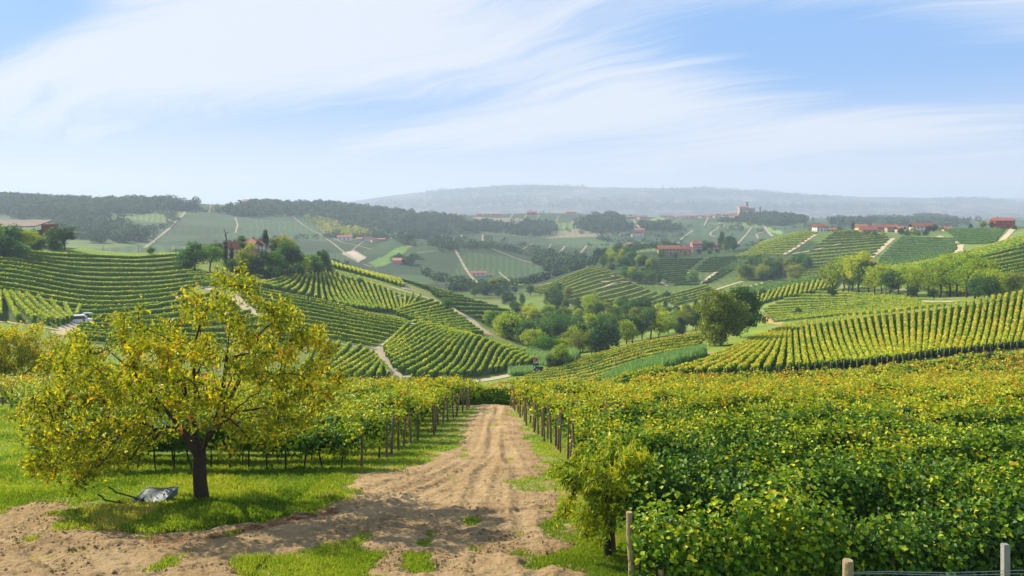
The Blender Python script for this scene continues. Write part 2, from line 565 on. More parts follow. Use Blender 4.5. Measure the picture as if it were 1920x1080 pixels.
def ground_material():
    m, w = new_mat('ground_soil_and_turf')
    pos = w.n('ShaderNodeNewGeometry').outputs['Position']
    fc = w.n('ShaderNodeAttribute', attribute_name='fcol').outputs['Color']
    a = w.noise(pos, 0.9, 6, 0.65)
    b = w.noise(pos, 0.045, 5, 0.6)
    c_ = w.noise(pos, 0.008, 4, 0.6)
    k = w.math('ADD', w.math('MULTIPLY', a, 0.5), w.math('ADD', w.math('MULTIPLY', b, 0.7), w.math('MULTIPLY', c_, 0.5)))
    k = w.math('ADD', w.math('MULTIPLY', k, 1.1), 0.10)
    c = w.mix(1.0, fc, w.n('ShaderNodeCombineColor', ins={0: k, 1: k, 2: k}).outputs[0], 'MULTIPLY')
    rv = w.n('ShaderNodeAttribute', attribute_name='rowdir').outputs['Vector']
    ph = w.n('ShaderNodeVectorMath', operation='DOT_PRODUCT', ins={0: pos, 1: rv}).outputs[1]
    ph = w.math('ADD', ph, w.math('MULTIPLY', c_, 2.0))
    st = w.math('ADD', w.math('MULTIPLY', w.math('SINE', w.math('MULTIPLY', ph, 6.2832)), 0.5), 0.5)
    am = w.n('ShaderNodeAttribute', attribute_name='rowamt').outputs['Fac']
    c = w.mix(w.math('MULTIPLY', w.math('MULTIPLY', st, am), 0.80), c, w.mix(0.35, (0.016, 0.040, 0.012, 1), c))
    dry = w.smooth(b, 0.55, 0.72)
    c = w.mix(w.math('MULTIPLY', dry, 0.25), c, w.mix(1.0, c, (1.7, 1.25, 0.9, 1), 'MULTIPLY'))
    nrm = w.n('ShaderNodeBump', ins={'Strength': 0.5, 'Distance': 0.06, 'Height': w.noise(pos, 4.0, 6, 0.7)}).outputs[0]
    out_surf(w, pbsdf(w, c, 0.95, 0.1, nrm))
    return m


def track_material():
    m, w = new_mat('dry_clay_track')
    pos = w.n('ShaderNodeNewGeometry').outputs['Position']
    c = soil_nodes(w, pos)
    rd = w.n('ShaderNodeAttribute', attribute_name='rust').outputs['Fac']
    c = w.mix(rd, c, (0.20, 0.075, 0.03, 1))
    tr = w.n('ShaderNodeAttribute', attribute_name='worn').outputs['Fac']
    c = w.mix(w.math('MULTIPLY', tr, 0.6), c, (0.60, 0.44, 0.25, 1))
    h = w.math('ADD', w.noise(pos, 6.0, 9, 0.75), w.math('MULTIPLY', w.noise(pos, 28.0, 5, 0.7), 0.5))
    nrm = w.n('ShaderNodeBump', ins={'Strength': 1.0, 'Distance': 0.17, 'Height': h}).outputs[0]
    out_surf(w, pbsdf(w, c, 0.95, 0.1, nrm))
    return m


GM = ground_material()
TRACK = track_material()
PATHM = plain_mat('worn_grass_path', (0.27, 0.235, 0.145), 0.95, 0.1, 0.3, 0.1)
EARTH = plain_mat('pale_earth_road', (0.40, 0.33, 0.22), 0.95, 0.1, 0.3, 0.15)
# leaves: value 0 = deep green, 1 = yellow/rust
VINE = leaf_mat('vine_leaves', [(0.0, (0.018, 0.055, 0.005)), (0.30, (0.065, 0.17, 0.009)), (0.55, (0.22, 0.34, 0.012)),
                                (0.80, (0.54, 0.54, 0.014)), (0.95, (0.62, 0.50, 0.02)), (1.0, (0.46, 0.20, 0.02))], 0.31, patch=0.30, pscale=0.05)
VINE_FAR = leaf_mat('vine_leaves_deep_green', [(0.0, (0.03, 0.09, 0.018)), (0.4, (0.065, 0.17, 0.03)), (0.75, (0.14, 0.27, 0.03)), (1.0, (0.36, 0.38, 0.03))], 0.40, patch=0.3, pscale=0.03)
VINE_MID = leaf_mat('vine_leaves_fresh_green', [(0.0, (0.036, 0.105, 0.009)), (0.4, (0.105, 0.25, 0.013)), (0.75, (0.34, 0.45, 0.015)), (1.0, (0.62, 0.58, 0.02))], 0.42, patch=0.3, pscale=0.04)
CHERRY = leaf_mat('cherry_leaves', [(0.0, (0.09, 0.14, 0.008)), (0.4, (0.24, 0.31, 0.010)), (0.8, (0.62, 0.56, 0.014)), (0.95, (0.74, 0.52, 0.02)), (1.0, (0.55, 0.14, 0.02))], 0.45, (1.2, 1.1, 0.35))
PEACH = leaf_mat('peach_leaves', [(0.0, (0.06, 0.14, 0.008)), (0.4, (0.20, 0.31, 0.012)), (0.8, (0.58, 0.54, 0.016)), (1.0, (0.66, 0.44, 0.02))], 0.45)
T_GREEN = leaf_mat('broadleaf_green', [(0.0, (0.022, 0.085, 0.010)), (0.5, (0.065, 0.20, 0.016)), (1.0, (0.20, 0.34, 0.02))], 0.38, objvar=0.55)
T_DARK = leaf_mat('broadleaf_dark', [(0.0, (0.014, 0.050, 0.012)), (0.5, (0.035, 0.11, 0.020)), (1.0, (0.085, 0.19, 0.025))], 0.32, objvar=0.4)
T_FAR = leaf_mat('far_wood_green', [(0.0, (0.014, 0.045, 0.012)), (0.5, (0.035, 0.095, 0.020)), (1.0, (0.095, 0.17, 0.03))], 0.10, rough=0.95)
T_YEL = leaf_mat('broadleaf_yellowing', [(0.0, (0.09, 0.20, 0.010)), (0.5, (0.30, 0.42, 0.014)), (1.0, (0.60, 0.54, 0.018))], 0.42, objvar=0.5)
T_OLIVE = leaf_mat('broadleaf_olive', [(0.0, (0.07, 0.13, 0.012)), (0.5, (0.22, 0.28, 0.022)), (1.0, (0.44, 0.42, 0.04))], 0.36, objvar=0.4)
T_SILV = leaf_mat('willow_silver', [(0.0, (0.09, 0.20, 0.06)), (0.5, (0.19, 0.34, 0.10)), (1.0, (0.34, 0.48, 0.18))], 0.38, (1.1, 1.1, 0.8), objvar=0.3)
GRASS = leaf_mat('grass_blades', [(0.0, (0.07, 0.155, 0.014)), (0.5, (0.23, 0.34, 0.024)), (0.78, (0.42, 0.43, 0.06)), (1.0, (0.48, 0.38, 0.18))], 0.45, patch=0.5, pscale=0.25)
BARK = plain_mat('dark_bark', (0.055, 0.040, 0.028), 0.9, 0.15, 0.4, 6.0, bump=0.9, bscale=14.0)
TWIG = plain_mat('grey_twig_bark', (0.10, 0.075, 0.055), 0.9, 0.15, 0.3, 8.0)
POST = plain_mat('weathered_post', (0.17, 0.125, 0.085), 0.9, 0.1, 0.45, 5.0, bump=0.6, bscale=18.0)
POST_PALE = plain_mat('pale_cut_post', (0.30, 0.22, 0.13), 0.85, 0.15, 0.35, 5.0, bump=0.5, bscale=18.0)
CONCRETE = plain_mat('concrete', (0.24, 0.24, 0.22), 0.9, 0.15, 0.2, 8.0, bump=0.4, bscale=40.0)
WIRE = plain_mat('galvanised_wire', (0.30, 0.33, 0.34), 0.45, 0.5, 0.1, 20.0, metal=0.7)
# ------------------------------------------------------------------ plan of the dirt track
DIRT = [
    [(880, 785), (900, 758), (955, 757), (965, 770), (975, 790), (985, 815), (1000, 840), (1015, 860), (1030, 880), (1045, 900), (1052, 940), (1050, 985), (1075, 1030), (1100, 1075), (1110, 1130),
     (640, 1130), (700, 1070), (690, 1030), (680, 1000), (600, 1012), (480, 1040), (380, 1090), (330, 1130), (-80, 1130), (-80, 985), (0, 960), (90, 938), (125, 948), (140, 975), (200, 1005), (290, 1008),
     (420, 992), (540, 972), (625, 950), (665, 930), (640, 905), (690, 885), (760, 880), (815, 862), (848, 838), (866, 812)],
    [(230, 1060), (300, 1040), (420, 1020), (520, 1000), (640, 985), (720, 990), (600, 1020), (480, 1050), (420, 1130), (200, 1130)],
]
GRASSY = [[(940, 900), (985, 892), (1030, 900), (1035, 916), (985, 922), (945, 916)], [(495, 1050), (560, 1020), (660, 1005), (690, 1030), (665, 1050), (720, 1090), (720, 1130), (460, 1130)],
          [(965, 1050), (1030, 1030), (1100, 1015), (1130, 1040), (1040, 1062), (980, 1066)], [(340, 1040), (362, 1036), (350, 1052), (300, 1064)],
          [(1030, 995), (1070, 980), (1110, 985), (1080, 1012), (1040, 1010)]]


def pl(pts):
    """photo pixels on the near slope -> plan coordinates"""
    return np.array([[(x - 960) / F * 6750 / (max(y, 700) - 640), 6750 / (max(y, 700) - 640)] for x, y in pts])


def dirt_mask(X, Y, edge=1.0):
    wx = (fbm(X * 1.3, Y * 1.3, 4, 41) - .5) * 1.5 * edge
    wy = (fbm(X * 1.3 + 40, Y * 1.3, 4, 43) - .5) * 2.2 * edge
    m = np.zeros(X.shape, bool)
    for p in DIRT:
        m |= inpoly(X + wx, Y + wy, pl(p))
    for p in GRASSY:
        m &= ~inpoly(X + wx, Y + wy, pl(p))
    # verge: turf creeps in as patches
    m &= ~((fbm(X * 1.1, Y * 0.7, 3, 47) > 0.76))
    return m


# ------------------------------------------------------------------ ground sheet
def build_ground():
    px = np.r_[np.arange(-800, -100, 25.0), np.arange(-100, 2021, 4.0), np.arange(2040, 2701, 25.0)]
    ly = np.linspace(LY0, LY1, 900)
    PX, LY = np.meshgrid(px, ly)
    Y = np.exp(LY)
    X = (PX - 960) / F * Y
    Z = tz(X, Y)
    ny, nx = X.shape
    # ground colour: turf and bare soil, then woods and fields by zone
    g1 = np.array([0.13, 0.20, 0.022]); soil = np.array([0.27, 0.20, 0.12]); dgr = np.array([0.045, 0.080, 0.026])
    n = fbm(X / 9, Y / 9, 4, 5)
    c = g1[None, None] * np.ones((ny, nx, 1))
    s = np.clip((n - 0.52) * 6, 0, 1)[..., None] * 0.5
    c = c * (1 - s) + soil * s
    near = (Y < 62)
    if near.any():
        q = np.zeros((ny, nx))
        q[near] = 0.55 * dirt_mask(X[near], Y[near], 2.8) + 0.45 * dirt_mask(X[near] + .3, Y[near] + .3, 4.0)
        c = c * (1 - .8 * q[..., None]) + np.array([0.34, 0.25, 0.13]) * .8 * q[..., None]
    # far farmland patchwork: cells of different crops with their own tint
    cx = np.floor(X / 120 + 1.1 * fbm(X / 400, Y / 400, 2, 8)).astype(int)
    cyy = np.floor(Y / 150 + 1.1 * fbm(X / 400 + 50, Y / 400, 2, 9)).astype(int)
    hsh = _tab[((cx * 7349 + cyy * 9151) & 65535)]
    tint = np.where(hsh[..., None] < 0.68, dgr * (0.75 + 1.1 * hsh[..., None]), np.where(hsh[..., None] < 0.82, np.array([0.13, 0.19, 0.04]), np.where(hsh[..., None] < 0.965, dgr * 0.65, np.array([0.20, 0.18, 0.10]))))
    f = np.clip((Y - 480) / 200, 0, 1)[..., None]
    c = c * (1 - f) + tint * f
    rnd = _tab[((cx * 1291 + cyy * 4111 + 77) & 65535)]
    th = rnd * pi
    contour = _tab[((cx * 311 + cyy * 977 + 5) & 65535)] < 0.45
    per = np.clip(Y / 150, 5, 40)
    rowdir = np.stack([np.where(contour, 0, np.cos(th) / per), np.where(contour, 0, np.sin(th) / per * .45), np.where(contour, 1 / np.clip(Y / 420, 1.6, 12), 0)], -1)
    rowamt = f[..., 0] * np.clip((hsh < 0.82) * 1.0, 0.25, 1) * np.clip((3400 - Y) / 1500, 0, 1)
    kf = np.clip((Y - 2600) / 1500, 0, 1)[..., None]
    c = c * (1 - kf) + np.where(hsh[..., None] < .72, np.array([0.024, 0.036, 0.026]) * (0.6 + 1.3 * hsh[..., None]), np.array([0.11, 0.105, 0.07])) * kf
    # named patches seen from the track: (polygon in plan, colour)
    for poly, colr in PATCHES:
        P = ats(poly[1], *poly[0])
        k = inpoly(X, Y, P[:, :2])
        c[k] = colr
        rowamt[k] = 0
    # grass and soil under the vine blocks, darkened to paint in shade between rows
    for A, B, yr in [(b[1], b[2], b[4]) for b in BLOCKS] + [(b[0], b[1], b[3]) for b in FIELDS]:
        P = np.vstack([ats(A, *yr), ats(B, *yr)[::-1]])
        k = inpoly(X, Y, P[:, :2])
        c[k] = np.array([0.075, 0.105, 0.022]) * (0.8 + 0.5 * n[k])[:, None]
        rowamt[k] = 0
    V = np.stack([X, Y, Z], -1).reshape(-1, 3)
    i = np.arange(ny - 1)[:, None] * nx + np.arange(nx - 1)[None]
    Fq = np.stack([i, i + 1, i + nx + 1, i + nx], -1).reshape(-1, 4)
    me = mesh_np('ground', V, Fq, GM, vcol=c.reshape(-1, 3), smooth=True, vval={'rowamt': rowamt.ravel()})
    a = me.attributes.new('rowdir', 'FLOAT_VECTOR', 'POINT')
    a.data.foreach_set('vector', np.ascontiguousarray(rowdir.reshape(-1, 3), dtype=np.float32).ravel())
    o = link('ground', me)
    tag(o, 'rolling vineyard hills and valley floor of turf and soil', None, None, 'structure')


PATCHES = [
    (((250, 2000), [(1640, 588), (1740, 575), (1760, 600), (1650, 605)]), (0.3, 0.2, 0.1)),
    (((600, 2000), [(640, 474), (663, 470), (688, 482), (672, 492)]), (0.42, 0.34, 0.26)),          # bare plough land
    (((600, 2000), [(690, 492), (745, 465), (775, 458), (745, 487), (705, 502)]), (0.11, 0.20, 0.035)),   # bright meadow
    (((600, 2000), [(900, 534), (1000, 532), (1000, 528), (900, 528)]), (0.16, 0.26, 0.05)),
    (((1000, 3000), [(1213, 415), (1238, 405), (1250, 410), (1222, 422)]), (0.15, 0.22, 0.05)),
    (((1000, 3000), [(1440, 425), (1470, 435), (1465, 440), (1435, 430)]), (0.16, 0.28, 0.04)),
    (((240, 600), [(1432, 592), (1440, 588), (1470, 602), (1465, 608), (1440, 604)]), (0.40, 0.25, 0.09)),
]# ------------------------------------------------------------------ leaves and vine rows
def leaf_quads(C, L, W, N, rng, fold=0.22, D=None):
    """bent diamond leaves at C (n,3), sizes L, W (n,), outward normals N (n,3), optional long axis D"""
    n = len(C)
    N = N / (np.linalg.norm(N, axis=1)[:, None] + 1e-9)
    if D is None:
        D = rng.normal(size=(n, 3))
    e1 = D - (D * N).sum(1)[:, None] * N
    e1 /= np.linalg.norm(e1, axis=1)[:, None] + 1e-9
    e2 = np.cross(N, e1)
    L, W = L[:, None], W[:, None]
    v = np.stack([C - e1 * L / 2, C + e2 * W / 2 + N * W * fold, C + e1 * L / 2, C - e2 * W / 2 + N * W * fold], 1).reshape(-1, 3)
    return v, np.arange(4 * n).reshape(-1, 4)


def row_mesh(name, P, mat, leaf, dens, rng, H=1.62, lo=0.50, W=0.52, vbase=0.40, vtop=0.16, vsd=0.20, core=True, gaps=0.0, step=None, ci=0.0, lump=1.0, clump=0):
    """one hedge-like vine row on the ground polyline P"""
    L = plen(P)
    n = max(3, int(L / (step or max(0.8, leaf * 3))) + 1)
    Q = resample(P, n)
    Q[:, 2] = tz(Q[:, 0], Q[:, 1])
    T = np.gradient(Q, axis=0)
    T /= np.linalg.norm(T, axis=1)[:, None] + 1e-9
    S = np.stack([T[:, 1], -T[:, 0], np.zeros(n)], 1)
    S /= np.linalg.norm(S, axis=1)[:, None] + 1e-9
    sd = int(rng.integers(1, 9999))
    w_ = W * (1 - .32 * lump + 0.64 * lump * vnoise(Q[:, 0] * 0.9 + 5, Q[:, 1] * 0.9, sd))
    h_ = H * (1 - .14 * lump + 0.26 * lump * vnoise(Q[:, 0] * 0.7, Q[:, 1] * 0.7 + 9, sd + 1))
    V, Fs, fv = [], [], []
    nv = 0
    if core:
        zc = (lo + h_) / 2
        prof = [(-0.55, -0.42), (-0.72, 0.1), (-0.38, 0.42), (0.38, 0.42), (0.72, 0.1), (0.55, -0.42)]
        ring = np.stack([Q + S * (w_ * a)[:, None] + np.array([0, 0, 1.0]) * (zc + b * (h_ - lo))[:, None] for a, b in prof], 1)
        if ci:
            e = np.clip(np.minimum(np.arange(n), np.arange(n)[::-1]) * L / n / ci, 0.15, 1)[:, None, None]
            mid = ring.mean(1, keepdims=True)
            ring = mid + (ring - mid) * e * 0.86
        ring = ring + rng.normal(0, 0.05, ring.shape)
        V.append(ring.reshape(-1, 3))
        k = len(prof)
        i = np.arange(n - 1)[:, None] * k
        j = np.arange(k)[None]
        f = np.stack([i + j, i + (j + 1) % k, i + k + (j + 1) % k, i + k + j], -1).reshape(-1, 4)
        ends = np.array([[0, 1, 2, 3], [0, 3, 4, 5]])
        f = np.vstack([f, ends, ends[:, ::-1] + (n - 1) * k])
        Fs.append(f)
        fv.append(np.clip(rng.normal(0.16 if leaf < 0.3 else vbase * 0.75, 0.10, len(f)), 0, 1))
        nv = n * k
    m = int(dens * L)
    if m > 0:
        t = rng.random(m) * (n - 1.001)
        if gaps:
            keep = vnoise(t * 0.6, t * 0, sd + 3) > gaps
            t = t[keep]
            m = len(t)
        i0 = t.astype(int)
        fr = (t - i0)[:, None]
        ip = lambda A: A[i0] * (1 - fr) + A[i0 + 1] * fr
        q, s, tt = ip(Q), ip(S), ip(T)
        w1, h1 = ip(w_[:, None])[:, 0], ip(h_[:, None])[:, 0]
        nc = 1
        if clump:
            # leaves gather on shoots: a few per clump, clumps over the row
            nc = clump
            mc = max(1, m // nc)
            t = np.repeat(t[:mc], nc)
            m = len(t)
            i0 = t.astype(int)
            fr = (t - i0)[:, None]
            q, s, tt = ip(Q), ip(S), ip(T)
            w1, h1 = ip(w_[:, None])[:, 0], ip(h_[:, None])[:, 0]
        rep = lambda a: np.repeat(a[::nc], nc) if nc > 1 else a
        th = rep(rng.uniform(-0.75, pi + 0.75, m))
        rho = rng.uniform(0.62 if core else 0.25, 1.10, m)
        rho = rep(rho)
        shoot = rep(rng.random(m)) < 0.07
        rho = np.where(shoot, rep(rng.uniform(1.1, 1.38, m)), rho)
        th = np.where(shoot, rep(rng.uniform(0.6, pi - 0.6, m)), th)
        zc = (lo + h1) / 2
        cz = zc + np.sin(th) * rho * (h1 - lo) / 2
        C = q + s * (np.cos(th) * rho * w1)[:, None]
        C[:, 2] = q[:, 2] + cz
        if nc > 1:
            C += rng.normal(0, 0.115 + leaf * .25, C.shape)
        N = s * np.cos(th)[:, None] + np.array([0, 0, 1.0]) * (np.sin(th) * 0.8 + 0.25)[:, None] + rng.normal(0, 0.55, (m, 3))
        Lf = leaf * rng.uniform(0.7, 1.25, m)
        v, f = leaf_quads(C, Lf, Lf * rng.uniform(0.75, 1.0, m), N, rng)
        V.append(v)
        Fs.append(f + nv)
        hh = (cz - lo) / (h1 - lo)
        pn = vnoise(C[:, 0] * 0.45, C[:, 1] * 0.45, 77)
        fv.append(np.clip(vbase + rep(rng.normal(0, .12 if nc > 1 else 0.0001, m)) + vtop * (hh * 2 - 1) + (pn - 0.5) * 0.35 + rng.normal(0, vsd, m), 0, 1))  # upper leaves yellower: young growth, plus sunlit row tops painted into the value
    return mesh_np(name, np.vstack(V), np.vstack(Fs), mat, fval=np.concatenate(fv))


def vine_row(P, label, group, mat, leaf, dens, rng, stems=0, **kw):
    root = empty('vine_row', P[0], 0, label, 'vine row', group)
    me = row_mesh('foliage', P, mat, leaf, dens, rng, **kw)
    o = link('foliage', me, root)
    o.matrix_parent_inverse = Matrix.Translation(-Vector(P[0]))
    if stems:
        Q = resample(P, stems)
        Q[:, 2] = tz(Q[:, 0], Q[:, 1])
        for q in Q:
            b = MB()
            k = rng.normal(0, 0.07, 2)
            b.tube([q + [0, 0, -.05], q + [k[0] * .5, k[1] * .5, 0.22], q + [k[0], k[1], 0.45], q + [k[0] * 1.6, k[1] * 1.6, 0.85]], [0.032, 0.026, 0.03, 0.022], 6)
            s = b.build('vine_trunk', BARK, root)
            s.matrix_parent_inverse = Matrix.Translation(-Vector(P[0]))
    return root


def lod(Y):
    Y = float(Y)
    leaf = float(np.interp(Y, [14, 30, 60, 100, 200, 300, 420], [0.10, 0.125, 0.17, 0.27, 0.36, 0.46, 0.7]))
    dens = float(np.interp(Y, [14, 20, 30, 60, 100, 200, 300, 420], [1350, 950, 520, 215, 75, 36, 24, 10]))
    return leaf, dens


PATH_R = lambda Y: np.interp(Y, [13.5, 17, 22, 31, 40, 54, 60, 86, 92, 98, 106, 114, 123], [2.1, 2.35, 2.45, 2.2, 1.25, -0.1, 3.0, 14.5, 30, 41, 54, 64, 83])
PATH_L = lambda Y: np.interp(Y, [27, 29.6, 37.5, 52, 56], [-5.6, -5.2, -4.2, -2.9, -2.6])
LEFT_E = lambda Y: np.interp(Y, [27, 29, 37.5, 52, 63], [-14.2, -15.6, -22.0, -32.0, -41.0])


def near_blocks():
    rng = np.random.default_rng(21)
    # block right of the track: rows at right angles to it
    Y = 13.4
    k = 1
    while Y < 122:
        x0 = PATH_R(Y) + rng.uniform(-.15, .15)
        x1 = 0.66 * Y + 9
        n = max(3, int((x1 - x0) / 3))
        xs = np.linspace(x0, x1, n)
        ys = Y + 0.02 * (xs - x0) + rng.normal(0, 0.05, n)
        P = np.stack([xs, ys, tz(xs, ys)], 1)
        leaf, dens = lod(Y)
        dens *= 1.35 if k < 4 else 1.0
        vb = float(np.interp(Y, [15, 24, 40, 70, 127], [0.22, 0.36, 0.53, 0.62, 0.58]))
        vine_row(P, 'leafy vine row right of the track, %s from the wire fence' % ordinal(k), 'vine rows right of the dirt track',
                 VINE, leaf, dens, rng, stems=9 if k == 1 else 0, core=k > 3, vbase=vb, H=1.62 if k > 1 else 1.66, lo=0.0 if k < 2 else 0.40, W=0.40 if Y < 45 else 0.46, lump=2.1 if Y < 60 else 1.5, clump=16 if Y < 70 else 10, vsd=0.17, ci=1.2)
        Y += float(np.interp(Y, [15, 45, 70], [2.9, 2.6, 2.5]))
        k += 1
    # block left of the track
    Y = 28.2
    k = 1
    while Y < 62:
        x0, x1 = LEFT_E(Y), PATH_L(Y) + rng.uniform(-.2, .1)
        n = int((x1 - x0) / 2) + 2
        xs = np.linspace(x0, x1, n)
        ys = Y + 0.035 * (xs - x0) * (1 if k < 3 else 1) + rng.normal(0, 0.05, n) - 0.3
        P = np.stack([xs, ys, tz(xs, ys)], 1)
        leaf, dens = lod(Y)
        vb = float(np.interp(Y, [27, 34, 45, 62], [0.32, 0.46, 0.56, 0.56]))
        vine_row(P, 'leafy vine row left of the track, %s from the cherry tree' % ordinal(k), 'vine rows left of the dirt track',
                 VINE, leaf, dens * 1.15, rng, stems=16 if k == 1 else (10 if k == 2 else 0), vbase=vb, H=1.72, lo=0.62, W=0.55, ci=1.2, lump=1.8, clump=16, vsd=.16)
        Y += 2.1
        k += 1
    # lower block past the end of the track
    Y = 63.0
    k = 1
    while Y < 101:
        x0 = -0.42 * Y - 12
        x1 = PATH_R(Y) - 4.0 if Y > 64 else -2.0
        x1 = min(x1, 14 + (Y - 60) * .12)
        n = int((x1 - x0) / 4) + 2
        xs = np.linspace(x0, x1, n)
        ys = Y + 0.01 * (xs - x0) + rng.normal(0, 0.06, n)
        P = np.stack([xs, ys, tz(xs, ys)], 1)
        leaf, dens = lod(Y)
        vine_row(P, 'vine row in the dip past the track end, %s downhill' % ordinal(k), 'vine rows across the dip below the track',
                 VINE, leaf, dens, rng, vbase=0.45, W=0.6)
        Y += 2.5
        k += 1


def quad_block(A, B, spacing, ya=None, yb=None, ext=0.0, jitter=0.25):
    """rows between edge A and edge B, both given as photo pixels laid on the ground"""
    PA, PB = ats(A, *(ya or (60, 1000))), ats(B, *(yb or ya or (60, 1000)))
    # rows keep their spacing at right angles to their own run
    nn = 200
    a, b = resample(PA, nn), resample(PB, nn)
    d = b - a
    d[:, 2] = 0
    d /= np.linalg.norm(d, axis=1)[:, None] + 1e-9
    mid = (a + b) / 2
    st = np.diff(mid, axis=0)[:, :2]
    perp = np.abs(st[:, 0] * d[:-1, 1] - st[:, 1] * d[:-1, 0])
    cum = np.r_[0, np.cumsum(perp)]
    n = spacing if isinstance(spacing, int) else max(2, int(cum[-1] / spacing))
    rows = []
    for t in np.linspace(0, cum[-1], n):
        i = np.interp(t, cum, np.arange(nn))
        p = np.array([np.interp(i, np.arange(nn), a[:, c]) for c in range(3)])
        q = np.array([np.interp(i, np.arange(nn), b[:, c]) for c in range(3)])
        L = np.linalg.norm((q - p)[:2])
        u = (q - p) / (L + 1e-9)
        q = q + u * ext + u * R_.normal(0, jitter) * 2
        p = p - u * R_.normal(0, jitter) * 2
        rows.append(np.stack([p, q]))
    return rows


BLOCKS = [
    # name, edge A, edge B, spacing, depth limits, extension, material, vbase, label, count reference
    ('R1', [(1243, 716), (1300, 712), (1350, 709), (1462, 702), (1550, 694), (1640, 687), (1717, 676), (1800, 666), (1885, 656), (1990, 644)],
     [(1400, 650), (1480, 628), (1530, 618), (1610, 607), (1690, 599), (1770, 591), (1825, 583), (1885, 568), (1945, 558), (2020, 550)], 52, (80, 232), 16, 'VINE', 0.45,
     'vine row climbing the right hill from an end post, %s up from the reeds', 'vine rows climbing the right hill'),
    ('R2', [(905, 733), (930, 726), (962, 718), (1000, 706), (1050, 690), (1098, 676)],
     [(1120, 731), (1180, 708), (1240, 690), (1296, 668), (1318, 645), (1316, 629)], 12, (110, 235), 0, 'VINE', 0.42,
     'vine row on the gentle slope below the wood, %s up from the dip', 'vine rows on the slope below the valley wood'),
    ('B1', [(721, 659), (727, 674), (738, 698), (757, 706), (795, 714), (850, 712), (900, 707), (945, 699), (985, 690)],
     [(782, 609), (800, 615), (830, 622), (860, 630), (890, 640), (920, 648), (950, 660), (980, 670), (1000, 680)], 23, (150, 262), 14, 'VINE_MID', 0.34,
     'striped vine row beside the winding road, %s from the white car', 'striped vine rows on the middle slope'),
    ('B0', [(700, 654), (716, 646), (733, 636), (750, 626), (765, 614), (762, 607)],
     [(520, 626), (500, 606), (480, 588), (462, 570), (445, 553), (432, 542)], 11, (170, 268), 0, 'VINE_MID', 0.42,
     'vine row on the slope above the winding road, %s up from the road', 'vine rows above the winding road'),
    ('B2', [(540, 722), (580, 720), (620, 718), (660, 717), (700, 716), (730, 714)],
     [(598, 648), (630, 650), (660, 655), (690, 664), (706, 676), (722, 698)], 12, (120, 215), 0, 'VINE_MID', 0.36,
     'vine row below the winding road behind the cherry tree, %s from the left', 'vine rows below the winding road'),
    ('L2', [(-40, 600), (15, 604), (50, 607), (85, 611), (112, 613), (142, 602)],
     [(-10, 558), (25, 556), (60, 563), (95, 573), (122, 579), (150, 584)], 10, (130, 240), 0, 'VINE_MID', 0.36,
     'fanned vine row beside the parked white van, %s from the left', 'fanned vine rows by the white van'),
    ('C', [(480, 548), (535, 554), (582, 567), (640, 577), (690, 584), (725, 588), (768, 582)],
     [(540, 524), (588, 518), (627, 515), (668, 523), (705, 533), (745, 551), (788, 558)], 28, (270, 372), 0, 'VINE_MID', 0.34,
     'long vine row on the ribbed slope below the farm trees, %s from the left', 'long vine rows on the ribbed slope'),
    ('C2', [(738, 590), (752, 597), (780, 606), (810, 612), (840, 620), (870, 630)],
     [(812, 567), (832, 577), (850, 588), (868, 601), (888, 616), (906, 629)], 13, (255, 372), 0, 'VINE_MID', 0.34,
     'vine row below the round green bush, %s down from the earth road', 'vine rows below the round bush'),
]


def mid_blocks():
    rng = np.random.default_rng(5)
    for name, A, B, sp, yr, ext, mt, vb, lab, grp in BLOCKS:
        rows = quad_block(A, B, sp, yr, yr, ext)
        print('block', name, len(rows), [round(float(r[0][1])) for r in rows[::max(1, len(rows) // 5)]])
        ROWS[name] = rows
        for k, P in enumerate(rows):
            Ym = float(np.mean(P[:, 1]))
            leaf, dens = lod(Ym)
            vine_row(P, lab % ordinal(k + 1), grp, globals()[mt], leaf, dens, rng, vbase=vb + (.06 if name != 'R1' else -.09), vtop=0.36, vsd=0.10 if Ym > 140 else 0.16, lump=.7, W=0.34 if name == 'R1' else 0.42, H={'R1': 1.35, 'B0': 1.45, 'R2': 1.2}.get(name, 1.9), lo=0.35, step=max(2.0, leaf * 4))


